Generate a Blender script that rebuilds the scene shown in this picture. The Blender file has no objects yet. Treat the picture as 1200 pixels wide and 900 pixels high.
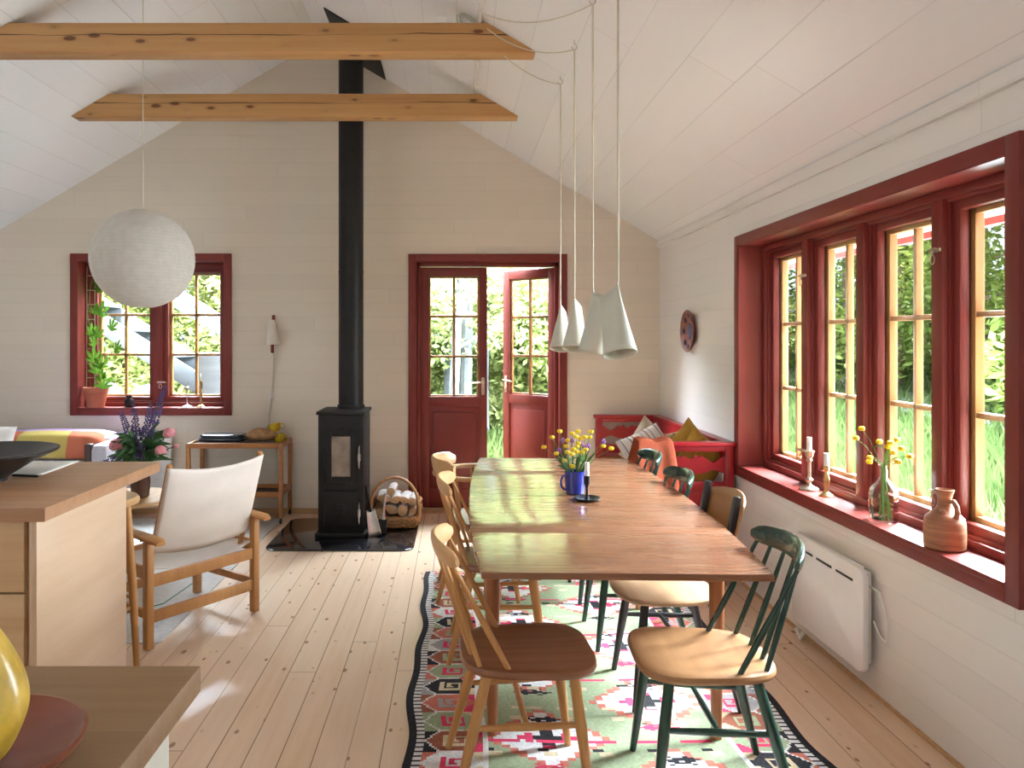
import bpy, bmesh, math, random
import numpy as np
from mathutils import Vector, Matrix, geometry, noise
random.seed(7)
rng = np.random.default_rng(7)
PI = math.pi
R = math.radians
scene = bpy.context.scene
COL = scene.collection

# ------------------------------------------------------------------ camera, light, exposure
cam_d = bpy.data.cameras.new('camera')
cam = bpy.data.objects.new('camera', cam_d)
COL.objects.link(cam)
cam.location = (0, 0, 1.46)
cam.rotation_euler = (R(90), 0, 0)
cam_d.sensor_width = 36.0
cam_d.lens = 880.0 / 1200.0 * 36.0
cam_d.shift_x = 65.0 / 1200.0
cam_d.shift_y = -50.0 / 1200.0
cam_d.clip_start = 0.02
cam_d.clip_end = 300
scene.camera = cam

scene.view_settings.view_transform = 'Standard'
scene.view_settings.look = 'None'
scene.view_settings.gamma = 1.0
scene.view_settings.use_curve_mapping = False
scene.view_settings.exposure = 1.68

world = bpy.data.worlds.new('sky')
scene.world = world
world.use_nodes = True
wn = world.node_tree
wn.nodes['Background'].inputs[0].default_value = (0.80, 0.90, 1.0, 1)
wn.nodes['Background'].inputs[1].default_value = 0.55

def lamp(name, kind, loc, target, energy, color, size=None, size_y=None, spread=None):
    d = bpy.data.lights.new(name, kind)
    d.energy = energy
    d.color = color
    if kind == 'AREA':
        d.shape = 'RECTANGLE'
        d.size = size
        d.size_y = size_y
        if spread:
            d.spread = spread
    o = bpy.data.objects.new(name, d)
    COL.objects.link(o)
    o.location = loc
    v = Vector(target) - Vector(loc)
    o.rotation_euler = v.to_track_quat('-Z', 'Y').to_euler()
    return o

sun = lamp('sun', 'SUN', (0.8, -5.5, 9.5), (0, 0, 0), 10.0, (1.0, 0.95, 0.86))
sun.data.angle = R(6)
lamp('skylight_east', 'AREA', (5.4, 5.6, 4.9), (1.75, 3.8, 0.9), 4500, (0.91, 1.03, 1.18), 5.0, 2.6)
lamp('skylight_north', 'AREA', (-1.0, 9.6, 4.9), (-0.9, 6.4, 1.0), 2250, (0.91, 1.03, 1.18), 7.0, 2.6)
lamp('east_fill', 'AREA', (4.3, 4.0, 1.65), (1.7, 3.4, 1.7), 400, (0.93, 1.03, 1.14), 3.0, 2.6)  # added upright area lamp outside the long window, out of view, brightening the room
lamp('rear_fill', 'AREA', (-1.1, -2.85, 1.9), (-1.1, 4.0, 1.6), 7, (0.96, 0.98, 1.0), 4.4, 2.0)  # added fill lamp behind the camera, standing in for an unseen window
lamp('west_fill', 'AREA', (-3.95, 0.4, 1.6), (0.5, 1.6, 1.5), 15, (0.96, 0.98, 1.0), 2.6, 1.5)  # added fill lamp along the left wall, which has no opening

# ------------------------------------------------------------------ materials
def new_mat(name):
    m = bpy.data.materials.new(name)
    m.use_nodes = True
    nt = m.node_tree
    return m, nt, nt.nodes['Principled BSDF']

def plain(name, c, rough=0.5, metal=0.0, spec=0.5, var=0.06, scale=14, bump=0.0, bscale=60, coat=0.0, sheen=0.0, trans=0.0):
    m, nt, b = new_mat(name)
    tc = nt.nodes.new('ShaderNodeTexCoord')
    n = nt.nodes.new('ShaderNodeTexNoise')
    n.inputs['Scale'].default_value = scale
    n.inputs['Detail'].default_value = 3
    nt.links.new(tc.outputs['Object'], n.inputs['Vector'])
    r = nt.nodes.new('ShaderNodeValToRGB')
    r.color_ramp.elements[0].position = 0.3
    r.color_ramp.elements[1].position = 0.7
    r.color_ramp.elements[0].color = tuple(x * (1 - var) for x in c) + (1,)
    r.color_ramp.elements[1].color = tuple(min(1, x * (1 + var)) for x in c) + (1,)
    nt.links.new(n.outputs['Fac'], r.inputs['Fac'])
    nt.links.new(r.outputs['Color'], b.inputs['Base Color'])
    b.inputs['Roughness'].default_value = rough
    b.inputs['Metallic'].default_value = metal
    b.inputs['Specular IOR Level'].default_value = spec
    b.inputs['Coat Weight'].default_value = coat
    b.inputs['Sheen Weight'].default_value = sheen
    if trans:
        b.inputs['Transmission Weight'].default_value = trans
    if bump:
        n2 = nt.nodes.new('ShaderNodeTexNoise')
        n2.inputs['Scale'].default_value = bscale
        nt.links.new(tc.outputs['Object'], n2.inputs['Vector'])
        bp = nt.nodes.new('ShaderNodeBump')
        bp.inputs['Strength'].default_value = bump
        bp.inputs['Distance'].default_value = 0.004
        nt.links.new(n2.outputs['Fac'], bp.inputs['Height'])
        nt.links.new(bp.outputs['Normal'], b.inputs['Normal'])
    return m

class NG:
    """small helper for maths nodes"""
    def __init__(s, nt):
        s.nt = nt
    def _in(s, sock, v):
        if hasattr(v, 'is_output'):
            s.nt.links.new(v, sock)
        else:
            sock.default_value = v
    def m(s, op, a, b=None, c=None, clamp=False):
        n = s.nt.nodes.new('ShaderNodeMath')
        n.operation = op
        n.use_clamp = clamp
        s._in(n.inputs[0], a)
        if b is not None:
            s._in(n.inputs[1], b)
        if c is not None:
            s._in(n.inputs[2], c)
        return n.outputs[0]
    def xyz(s, v):
        n = s.nt.nodes.new('ShaderNodeSeparateXYZ')
        s.nt.links.new(v, n.inputs[0])
        return n.outputs
    def vec(s, x, y, z):
        n = s.nt.nodes.new('ShaderNodeCombineXYZ')
        for i, v in enumerate((x, y, z)):
            s._in(n.inputs[i], v)
        return n.outputs[0]
    def noise(s, v, scale, detail=3, rough=0.5):
        n = s.nt.nodes.new('ShaderNodeTexNoise')
        n.inputs['Scale'].default_value = scale
        n.inputs['Detail'].default_value = detail
        n.inputs['Roughness'].default_value = rough
        s.nt.links.new(v, n.inputs['Vector'])
        return n.outputs['Fac']
    def white(s, v):
        n = s.nt.nodes.new('ShaderNodeTexWhiteNoise')
        n.noise_dimensions = '3D'
        s.nt.links.new(v, n.inputs['Vector'])
        return n.outputs['Value']
    def voro(s, v, scale, out='Distance'):
        n = s.nt.nodes.new('ShaderNodeTexVoronoi')
        n.inputs['Scale'].default_value = scale
        s.nt.links.new(v, n.inputs['Vector'])
        return n.outputs[out]
    def map(s, v, a, b, c=0.0, d=1.0):
        n = s.nt.nodes.new('ShaderNodeMapRange')
        n.interpolation_type = 'SMOOTHSTEP'
        s._in(n.inputs[0], v)
        for i, q in enumerate((a, b, c, d)):
            n.inputs[i + 1].default_value = q
        return n.outputs[0]
    def mix(s, f, a, b, blend='MIX'):
        n = s.nt.nodes.new('ShaderNodeMix')
        n.data_type = 'RGBA'
        n.blend_type = blend
        s._in(n.inputs[0], f)
        for k, v in ((6, a), (7, b)):
            if hasattr(v, 'is_output'):
                s.nt.links.new(v, n.inputs[k])
            else:
                n.inputs[k].default_value = tuple(v) + ((1,) if len(v) == 3 else ())
        return n.outputs[2]
    def bump(s, h, strength, dist, bsdf):
        n = s.nt.nodes.new('ShaderNodeBump')
        n.inputs['Strength'].default_value = strength
        n.inputs['Distance'].default_value = dist
        s.nt.links.new(h, n.inputs['Height'])
        s.nt.links.new(n.outputs['Normal'], bsdf.inputs['Normal'])

def coords(nt):
    tc = nt.nodes.new('ShaderNodeTexCoord')
    return tc.outputs['Object']

def boards(name, color, across, length, width, run, groove=0.35, var=0.05, rough=0.55, gap=0.02):
    """painted boards: across/length are axis numbers"""
    m, nt, b = new_mat(name)
    g = NG(nt)
    p = coords(nt)
    o = g.xyz(p)
    a = g.m('DIVIDE', o[across], width)
    idx = g.m('FLOOR', a)
    fr = g.m('FRACT', a)
    rnd = g.white(g.vec(idx, 3.7, 1.3))
    lpos = g.m('DIVIDE', g.m('ADD', o[length], g.m('MULTIPLY', rnd, 7.3)), run)
    lidx = g.m('FLOOR', lpos)
    lfr = g.m('FRACT', lpos)
    cell = g.white(g.vec(idx, lidx, 9.1))
    edge = g.m('SUBTRACT', 0.5, g.m('ABSOLUTE', g.m('SUBTRACT', fr, 0.5)))
    gl = g.map(edge, gap * 0.3, gap, 1.0, 0.0)
    ledge = g.m('SUBTRACT', 0.5, g.m('ABSOLUTE', g.m('SUBTRACT', lfr, 0.5)))
    wl = gap * width / run
    gj = g.map(ledge, wl * 0.3, wl, 1.0, 0.0)
    # each joint is open to its own degree
    amt = g.m('MULTIPLY', gl, g.map(g.noise(g.vec(idx, g.m('MULTIPLY', o[length], 0.8), 0.0), 1.0, 1), 0.35, 0.7, 0.15, 1.0))
    gm = g.m('MAXIMUM', amt, g.m('MULTIPLY', gj, 0.7))
    sv = [1.0, 1.0, 1.0]
    grain = g.noise(g.vec(g.m('MULTIPLY', o[across], 40.0), g.m('MULTIPLY', o[length], 2.0), g.m('MULTIPLY', cell, 20.0)), 1.0, 4)
    f = g.m('ADD', g.m('MULTIPLY', cell, 0.6), g.m('MULTIPLY', grain, 0.4))
    c = g.mix(f, tuple(x * (1 - var) for x in color), tuple(min(1, x * (1 + var)) for x in color))
    c2 = g.mix(g.m('MULTIPLY', gm, groove), c, tuple(x * 0.35 for x in color))
    nt.links.new(c2, b.inputs['Base Color'])
    b.inputs['Roughness'].default_value = rough
    b.inputs['Specular IOR Level'].default_value = 0.35
    g.bump(g.m('SUBTRACT', g.m('MULTIPLY', grain, 0.25), gm), 0.35, 0.003, b)
    return m

def floor_mat():
    m, nt, b = new_mat('pine_floor_boards')
    g = NG(nt)
    o = g.xyz(coords(nt))
    a = g.m('DIVIDE', g.m('ADD', o[0], 0.03), 0.118)
    idx = g.m('FLOOR', a)
    fr = g.m('FRACT', a)
    rnd = g.white(g.vec(idx, 2.0, 5.0))
    lp = g.m('DIVIDE', g.m('ADD', o[1], g.m('MULTIPLY', rnd, 9.0)), 3.1)
    cell = g.white(g.vec(idx, g.m('FLOOR', lp), 1.0))
    edge = g.m('SUBTRACT', 0.5, g.m('ABSOLUTE', g.m('SUBTRACT', fr, 0.5)))
    gap = g.m('MULTIPLY', g.map(edge, 0.010, 0.026, 1.0, 0.0), g.map(g.white(g.vec(idx, 8.0, 2.0)), 0.0, 1.0, 0.3, 1.0))
    lfr = g.m('FRACT', lp)
    le = g.m('SUBTRACT', 0.5, g.m('ABSOLUTE', g.m('SUBTRACT', lfr, 0.5)))
    gap = g.m('MAXIMUM', gap, g.map(le, 0.0003, 0.0009, 0.7, 0.0))
    gv = g.vec(g.m('MULTIPLY', o[0], 26.0), g.m('MULTIPLY', o[1], 1.6), g.m('MULTIPLY', cell, 37.0))
    grain = g.noise(gv, 1.0, 5, 0.6)
    kv = g.vec(g.m('ADD', g.m('MULTIPLY', o[0], 18.0), g.m('MULTIPLY', cell, 20.0)), g.m('MULTIPLY', o[1], 9.5), g.m('MULTIPLY', cell, 13.0))
    kd = g.voro(kv, 1.0)
    kc = g.voro(kv, 1.0, 'Color')
    ksz = g.m('MULTIPLY', g.xyz(kc)[0], 0.22)
    knot = g.m('MULTIPLY', g.m('LESS_THAN', kd, ksz), g.m('GREATER_THAN', g.xyz(kc)[1], 0.45))
    kt = g.m('MULTIPLY', g.map(kd, 0.02, 0.20, 1.0, 0.0), g.map(g.xyz(kc)[1], 0.40, 0.5, 0.0, 1.0))
    c = g.mix(g.map(grain, 0.3, 0.72), (0.78, 0.565, 0.40), (0.71, 0.485, 0.32))
    c = g.mix(g.m('MULTIPLY', cell, 0.75), c, (0.81, 0.62, 0.46))
    c = g.mix(g.m('MULTIPLY', kt, 0.45), c, (0.33, 0.15, 0.06))
    c = g.mix(g.m('MULTIPLY', knot, 0.6), c, (0.20, 0.075, 0.03))
    c = g.mix(g.m('MULTIPLY', gap, 0.95), c, (0.08, 0.05, 0.025))
    nt.links.new(c, b.inputs['Base Color'])
    nt.links.new(g.map(grain, 0.2, 0.8, 0.26, 0.27), b.inputs['Roughness'])
    g.bump(g.m('SUBTRACT', g.m('MULTIPLY', grain, 0.0), gap), 0.25, 0.002, b)
    return m

def wood(name, c1, c2, axis=0, fine=26.0, along=1.5, rough=0.4, knots=0.0, crack=False, coat=0.0, kscale=1.0, spec=0.5, plank=0.0, bmp=0.12):
    """grain runs along the axis in the object's own space"""
    m, nt, b = new_mat(name)
    g = NG(nt)
    o = g.xyz(coords(nt))
    oth = [i for i in range(3) if i != axis]
    al = g.m('MULTIPLY', o[axis], along)
    u = g.m('MULTIPLY', o[oth[0]], fine)
    v = g.m('MULTIPLY', o[oth[1]], fine)
    if plank:
        pid = g.m('FLOOR', g.m('DIVIDE', o[oth[0]], plank))
        prn = g.white(g.vec(pid, 1.0, 2.0))
        al = g.m('ADD', al, g.m('MULTIPLY', prn, 17.0))
    n1 = g.noise(g.vec(al, u, v), 1.0, 5, 0.6)
    n2 = g.noise(g.vec(g.m('MULTIPLY', al, 0.6), g.m('MULTIPLY', u, 0.22), g.m('MULTIPLY', v, 0.22)), 1.0, 2)
    f = g.m('ADD', g.m('MULTIPLY', n1, 0.55), g.m('MULTIPLY', n2, 0.45))
    f = g.map(f, 0.33, 0.68)
    if plank:
        f = g.m('ADD', g.m('MULTIPLY', f, 0.65), g.m('MULTIPLY', prn, 0.35))
    c = g.mix(f, c1, c2)
    if knots:
        kv = g.vec(g.m('MULTIPLY', o[axis], 3.4 * kscale), g.m('MULTIPLY', o[oth[0]], 9.0 * kscale), g.m('MULTIPLY', o[oth[1]], 9.0 * kscale))
        kd = g.voro(kv, 1.0)
        kc = g.xyz(g.voro(kv, 1.0, 'Color'))
        gate = g.m('GREATER_THAN', kc[1], 1.0 - knots)
        k1 = g.m('MULTIPLY', g.map(kd, 0.14, 0.20, 1.0, 0.0), gate)
        k2 = g.m('MULTIPLY', g.map(kd, 0.10, 0.34, 1.0, 0.0), gate)
        c = g.mix(g.m('MULTIPLY', k2, 0.4), c, tuple(x * 0.5 for x in c2))
        c = g.mix(g.m('MULTIPLY', k1, 0.85), c, (c2[0] * 0.28, c2[1] * 0.16, c2[2] * 0.14))
    if crack:
        cz = g.m('ADD', 0.094, g.m('MULTIPLY', g.m('SUBTRACT', g.noise(g.vec(g.m('MULTIPLY', o[0], 1.5), 0.0, 0.0), 1.0, 3), 0.5), 0.05))
        d = g.m('ABSOLUTE', g.m('SUBTRACT', o[2], cz))
        wv = g.noise(g.vec(g.m('MULTIPLY', o[0], 1.1), 4.0, 0.0), 1.0, 2)
        ck = g.m('LESS_THAN', d, g.m('MULTIPLY', g.map(wv, 0.36, 0.6), 0.0036))
        c = g.mix(g.m('MULTIPLY', ck, 0.9), c, (0.03, 0.012, 0.005))
    nt.links.new(c, b.inputs['Base Color'])
    nt.links.new(g.map(n1, 0.2, 0.8, rough * 0.85, min(1, rough * 1.2)), b.inputs['Roughness'])
    b.inputs['Coat Weight'].default_value = coat
    b.inputs['Coat Roughness'].default_value = 0.12
    b.inputs['Specular IOR Level'].default_value = spec
    g.bump(n1, bmp, 0.0015, b)
    return m

def glass_mat(name, tint=(1, 1, 1), amount=0.10):
    m = bpy.data.materials.new(name)
    m.use_nodes = True
    nt = m.node_tree
    nt.nodes.remove(nt.nodes['Principled BSDF'])
    out = nt.nodes['Material Output']
    t = nt.nodes.new('ShaderNodeBsdfTransparent')
    t.inputs[0].default_value = tuple(tint) + (1,)
    gl = nt.nodes.new('ShaderNodeBsdfGlossy')
    gl.inputs['Roughness'].default_value = 0.02
    lw = nt.nodes.new('ShaderNodeLayerWeight')
    lw.inputs['Blend'].default_value = amount
    mx = nt.nodes.new('ShaderNodeMixShader')
    nt.links.new(lw.outputs['Fresnel'], mx.inputs[0])
    nt.links.new(t.outputs[0], mx.inputs[1])
    nt.links.new(gl.outputs[0], mx.inputs[2])
    nt.links.new(mx.outputs[0], out.inputs['Surface'])
    return m

def leaf_mat(name, c1, c2, scale=1.2, trans=0.5):
    m = bpy.data.materials.new(name)
    m.use_nodes = True
    nt = m.node_tree
    nt.nodes.remove(nt.nodes['Principled BSDF'])
    out = nt.nodes['Material Output']
    g = NG(nt)
    gi = nt.nodes.new('ShaderNodeNewGeometry')
    n = g.noise(coords(nt), scale, 3)
    f = g.m('ADD', g.m('MULTIPLY', g.map(n, 0.3, 0.7), 0.6), g.m('MULTIPLY', gi.outputs['Random Per Island'], 0.4))
    c = g.mix(f, c1, c2)
    d = nt.nodes.new('ShaderNodeBsdfDiffuse')
    t = nt.nodes.new('ShaderNodeBsdfTranslucent')
    nt.links.new(c, d.inputs[0])
    nt.links.new(c, t.inputs[0])
    mx = nt.nodes.new('ShaderNodeMixShader')
    mx.inputs[0].default_value = trans
    nt.links.new(d.outputs[0], mx.inputs[1])
    nt.links.new(t.outputs[0], mx.inputs[2])
    nt.links.new(mx.outputs[0], out.inputs['Surface'])
    return m

def paper_mat():
    m = bpy.data.materials.new('rice_paper')
    m.use_nodes = True
    nt = m.node_tree
    nt.nodes.remove(nt.nodes['Principled BSDF'])
    out = nt.nodes['Material Output']
    g = NG(nt)
    o = g.xyz(coords(nt))
    st = g.m('ABSOLUTE', g.m('SUBTRACT', g.m('FRACT', g.m('DIVIDE', o[2], 0.0205)), 0.5))
    line = g.map(st, 0.40, 0.48)
    n = g.noise(coords(nt), 25.0, 3)
    c = g.mix(g.map(n, 0.3, 0.7), (0.76, 0.72, 0.665), (0.82, 0.78, 0.73))
    c = g.mix(g.m('MULTIPLY', line, 0.24), c, (0.5, 0.45, 0.4))
    d = nt.nodes.new('ShaderNodeBsdfDiffuse')
    t = nt.nodes.new('ShaderNodeBsdfTranslucent')
    nt.links.new(c, d.inputs[0])
    nt.links.new(c, t.inputs[0])
    bp = nt.nodes.new('ShaderNodeBump')
    bp.inputs['Strength'].default_value = 0.5
    bp.inputs['Distance'].default_value = 0.003
    nt.links.new(line, bp.inputs['Height'])
    nt.links.new(bp.outputs['Normal'], d.inputs['Normal'])
    mx = nt.nodes.new('ShaderNodeMixShader')
    mx.inputs[0].default_value = 0.35
    nt.links.new(d.outputs[0], mx.inputs[1])
    nt.links.new(t.outputs[0], mx.inputs[2])
    nt.links.new(mx.outputs[0], out.inputs['Surface'])
    return m

def attr_mat(name, rough=0.9, weave=160.0):
    """cloth whose woven colours are stored on the faces"""
    m, nt, b = new_mat(name)
    at = nt.nodes.new('ShaderNodeAttribute')
    at.attribute_name = 'weave'
    g = NG(nt)
    n = g.noise(coords(nt), weave, 2)
    c = g.mix(g.map(n, 0.25, 0.75, 0.0, 0.22), at.outputs['Color'], (0.12, 0.10, 0.09))
    nt.links.new(c, b.inputs['Base Color'])
    b.inputs['Roughness'].default_value = rough
    b.inputs['Specular IOR Level'].default_value = 0.15
    g.bump(n, 0.4, 0.002, b)
    return m

def band_mat(name, axis, bands, period, rough=0.85, wobble=0.0):
    """woven stripes: bands = list of (position 0..1, colour)"""
    m, nt, b = new_mat(name)
    g = NG(nt)
    o = g.xyz(coords(nt))
    f = g.m('FRACT', g.m('ADD', g.m('DIVIDE', o[axis], period), 0.5))
    r = nt.nodes.new('ShaderNodeValToRGB')
    r.color_ramp.interpolation = 'CONSTANT'
    el = r.color_ramp.elements
    el[0].position = bands[0][0]
    el[0].color = bands[0][1] + (1,)
    el[1].position = bands[1][0]
    el[1].color = bands[1][1] + (1,)
    for ps, cc in bands[2:]:
        e = el.new(ps)
        e.color = cc + (1,)
    nt.links.new(f, r.inputs[0])
    nt.links.new(r.outputs[0], b.inputs['Base Color'])
    b.inputs['Roughness'].default_value = rough
    b.inputs['Specular IOR Level'].default_value = 0.2
    g.bump(g.noise(coords(nt), 180.0, 2), 0.3, 0.002, b)
    return m

M = {}
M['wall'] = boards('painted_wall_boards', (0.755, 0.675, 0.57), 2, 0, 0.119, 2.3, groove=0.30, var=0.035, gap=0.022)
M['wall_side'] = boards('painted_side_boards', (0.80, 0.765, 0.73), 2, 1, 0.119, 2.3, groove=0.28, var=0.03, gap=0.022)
M['ceiling'] = boards('painted_ceiling_boards', (0.875, 0.88, 0.89), 0, 1, 0.205, 3.4, groove=0.45, var=0.03, gap=0.016)
M['floor'] = floor_mat()
M['red'] = plain('red_window_paint', (0.205, 0.034, 0.027), 0.36, spec=0.35, var=0.06, scale=6, bump=0.02, bscale=40)
M['pine_sash'] = wood('oiled_pine_sash', (0.33, 0.15, 0.05), (0.27, 0.115, 0.036), 2, 40, 2, 0.4)
M['pine_sash_h'] = wood('oiled_pine_muntin', (0.33, 0.15, 0.05), (0.27, 0.115, 0.036), 0, 40, 2, 0.4)
M['beam'] = wood('pine_beam', (0.58, 0.32, 0.125), (0.46, 0.22, 0.07), 0, 22, 1.0, 0.5, knots=0.36, crack=True, kscale=1.45)
M['pine_trim'] = wood('pine_trim', (0.60, 0.37, 0.19), (0.50, 0.28, 0.13), 0, 30, 1.5, 0.4)
M['glass'] = glass_mat('window_glass', (0.97, 0.99, 0.98), 0.06)
M['glass_vase'] = glass_mat('clear_glass', (0.93, 0.96, 0.94), 0.30)
M['water'] = glass_mat('water', (0.90, 0.95, 0.93), 0.12)
M['brass'] = plain('aged_brass', (0.52, 0.36, 0.15), 0.32, 0.95, var=0.15, scale=40)
M['brass_pale'] = plain('worn_pale_brass', (0.55, 0.47, 0.36), 0.3, 0.9, var=0.25, scale=50)
M['steel'] = plain('steel', (0.55, 0.54, 0.52), 0.3, 0.95, var=0.1)
M['black_metal'] = plain('black_stove_steel', (0.010, 0.009, 0.0085), 0.5, 0.0, spec=0.3, var=0.2, scale=20, bump=0.04)
M['black_enamel'] = plain('black_plate_enamel', (0.014, 0.014, 0.017), 0.12, 0.0, var=0.1, coat=0.5)
M['iron'] = plain('cast_iron', (0.018, 0.018, 0.02), 0.4, 0.5, var=0.2, bump=0.1, bscale=150)
M['white_metal'] = plain('white_lacquered_metal', (0.90, 0.89, 0.90), 0.25, 0.0, var=0.015, coat=0.15)
M['white_plastic'] = plain('white_plastic', (0.80, 0.78, 0.74), 0.4, var=0.02)
M['shade'] = plain('pale_grey_green_shade', (0.60, 0.595, 0.505), 0.55, var=0.03)
M['cord'] = plain('pale_fabric_cord', (0.62, 0.58, 0.47), 0.8, var=0.06)
M['paper_lantern'] = paper_mat()
M['table'] = wood('teak_table_veneer', (0.315, 0.138, 0.068), (0.225, 0.09, 0.042), 0, 30, 1.1, 0.27, coat=0.5, plank=0.09, bmp=0.03)
M['teak'] = wood('teak_legs', (0.42, 0.165, 0.066), (0.32, 0.11, 0.042), 2, 40, 2, 0.35)
M['teak_orange'] = wood('oiled_teak', (0.50, 0.215, 0.07), (0.38, 0.14, 0.04), 0, 40, 2, 0.38)
M['beech'] = wood('golden_beech', (0.56, 0.285, 0.10), (0.46, 0.21, 0.066), 2, 45, 2.0, 0.34)
M['beech_pale'] = wood('pale_worn_beech', (0.60, 0.37, 0.18), (0.53, 0.29, 0.12), 1, 35, 2.0, 0.32)
M['seat_brown'] = wood('brown_stained_seat', (0.27, 0.108, 0.05), (0.20, 0.073, 0.033), 0, 30, 1.6, 0.33)
M['seat_natural'] = wood('natural_worn_seat', (0.38, 0.19, 0.08), (0.245, 0.108, 0.042), 1, 14, 2.4, 0.36)
M['ply'] = wood('light_plywood', (0.50, 0.31, 0.17), (0.43, 0.25, 0.125), 1, 26, 1.6, 0.38)
M['ply_back'] = wood('plywood_backrest', (0.36, 0.185, 0.075), (0.28, 0.13, 0.05), 1, 26, 1.6, 0.34)
M['green'] = plain('dark_green_lacquer', (0.011, 0.045, 0.031), 0.26, var=0.25, scale=12, coat=0.3)
M['black_paint'] = plain('black_paint', (0.017, 0.015, 0.018), 0.3, var=0.2, coat=0.2)
M['oak'] = wood('ash_cabinet_front', (0.60, 0.40, 0.225), (0.50, 0.31, 0.155), 0, 26, 1.2, 0.45)
M['oak_diag'] = wood('ash_end_panel', (0.62, 0.44, 0.305), (0.52, 0.345, 0.22), 1, 8, 0.9, 0.42)
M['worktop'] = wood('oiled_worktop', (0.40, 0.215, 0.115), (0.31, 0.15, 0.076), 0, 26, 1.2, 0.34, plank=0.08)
M['worktop_dark'] = wood('oiled_worktop_dark', (0.30, 0.175, 0.085), (0.235, 0.125, 0.058), 0, 26, 1.2, 0.42, plank=0.08)  # darker brown version of the oiled worktop wood
M['cabinet_white'] = plain('pale_cabinet_side', (0.62, 0.57, 0.49), 0.5, var=0.03)
M['canvas'] = plain('unbleached_canvas', (0.72, 0.63, 0.56), 0.9, var=0.05, scale=5, bump=0.25, bscale=400, spec=0.1)
M['chair_wood'] = wood('safari_chair_ash', (0.56, 0.28, 0.10), (0.47, 0.21, 0.068), 2, 36, 1.8, 0.4)
M['kilim'] = attr_mat('kilim_wool')
M['pale_rug'] = plain('pale_grey_rug', (0.60, 0.575, 0.55), 0.95, var=0.08, scale=30, bump=0.5, bscale=300, spec=0.05)
M['bench_red'] = plain('bright_red_paint', (0.36, 0.011, 0.019), 0.3, var=0.08, scale=8, coat=0.2)
M['mustard'] = plain('mustard_cotton', (0.47, 0.285, 0.055), 0.9, var=0.1, bump=0.4, bscale=120, spec=0.1)
M['rust'] = plain('rust_linen_throw', (0.40, 0.095, 0.05), 0.95, var=0.1, scale=30, bump=0.5, bscale=220, spec=0.08)
M['beige_cloth'] = plain('beige_cushion', (0.52, 0.42, 0.31), 0.9, var=0.1, bump=0.3, spec=0.1)
M['brown_cloth'] = plain('brown_checked_cushion', (0.28, 0.16, 0.08), 0.9, var=0.5, scale=30, bump=0.3, spec=0.1)
M['white_cloth'] = plain('white_cotton', (0.78, 0.74, 0.71), 0.9, var=0.03, bump=0.2, spec=0.1)
M['terracotta'] = plain('terracotta', (0.42, 0.125, 0.06), 0.75, var=0.14, scale=10, bump=0.2)
M['soil'] = plain('soil', (0.05, 0.03, 0.02), 1.0, var=0.3, bump=0.6)
M['jug'] = None
M['blue_enamel'] = plain('cobalt_enamel', (0.018, 0.034, 0.30), 0.15, var=0.08, coat=0.5)
M['navy'] = plain('dark_navy_enamel', (0.012, 0.022, 0.045), 0.2, var=0.1, coat=0.4)
M['wax'] = plain('white_wax', (0.84, 0.82, 0.78), 0.45, var=0.02)
M['wick'] = plain('burnt_wick', (0.02, 0.02, 0.02), 0.9)
M['yellow_mug'] = plain('yellow_glaze', (0.72, 0.50, 0.02), 0.25, var=0.06, coat=0.3)
M['bread'] = plain('bread_crust', (0.42, 0.245, 0.12), 0.85, var=0.35, scale=22, bump=0.7, bscale=40)
M['squash'] = plain('yellow_squash_skin', (0.72, 0.47, 0.06), 0.35, var=0.28, scale=26, bump=0.3, bscale=40, coat=0.2)
M['bowl_wood'] = wood('reddish_turned_wood', (0.30, 0.088, 0.042), (0.21, 0.055, 0.026), 0, 20, 1.5, 0.35)
M['black_wood'] = plain('black_stained_wood', (0.016, 0.015, 0.014), 0.36, var=0.3, scale=14, bump=0.08)
M['sofa'] = plain('lilac_grey_upholstery', (0.52, 0.49, 0.55), 0.95, var=0.06, scale=50, bump=0.3, bscale=250, spec=0.1)
M['dark_brown'] = wood('dark_stained_wood', (0.06, 0.032, 0.022), (0.045, 0.022, 0.014), 0, 26, 2, 0.4)
M['vase_brown'] = plain('dark_brown_glaze', (0.075, 0.032, 0.02), 0.25, var=0.25)
M['stem'] = plain('green_stem', (0.12, 0.24, 0.05), 0.6, var=0.2)
M['stem_dark'] = plain('dark_green_leaf', (0.045, 0.12, 0.035), 0.55, var=0.3)
M['buttercup'] = plain('buttercup_yellow', (0.82, 0.60, 0.01), 0.4, var=0.08)
M['violet'] = plain('violet_petals', (0.30, 0.11, 0.42), 0.6, var=0.2)
M['lupin'] = plain('lupin_purple', (0.10, 0.055, 0.20), 0.6, var=0.4, scale=60)
M['peony'] = plain('peony_pink', (0.72, 0.28, 0.32), 0.7, var=0.15)
M['plant_leaf'] = leaf_mat('fig_leaf', (0.04, 0.105, 0.012), (0.10, 0.20, 0.022), 9.0, 0.45)
M['wicker'] = wood('wicker', (0.50, 0.28, 0.12), (0.33, 0.16, 0.06), 2, 90, 40, 0.55)
M['log_end'] = wood('split_log_wood', (0.56, 0.36, 0.20), (0.42, 0.23, 0.11), 1, 60, 3, 0.8)
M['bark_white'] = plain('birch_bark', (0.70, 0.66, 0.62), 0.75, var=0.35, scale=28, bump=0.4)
M['plate_red'] = plain('carved_red_wood', (0.27, 0.075, 0.04), 0.5, var=0.25, scale=22)
M['plate_blue'] = plain('painted_blue_motif', (0.10, 0.09, 0.20), 0.5, var=0.4, scale=60)
M['lamp_red'] = plain('red_stained_knob', (0.22, 0.018, 0.018), 0.35)
M['white_shade'] = plain('white_lamp_shade', (0.80, 0.745, 0.67), 0.7, var=0.02)
M['paper'] = plain('printed_paper', (0.84, 0.80, 0.75), 0.95, spec=0.1, var=0.04, scale=90)
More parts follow.
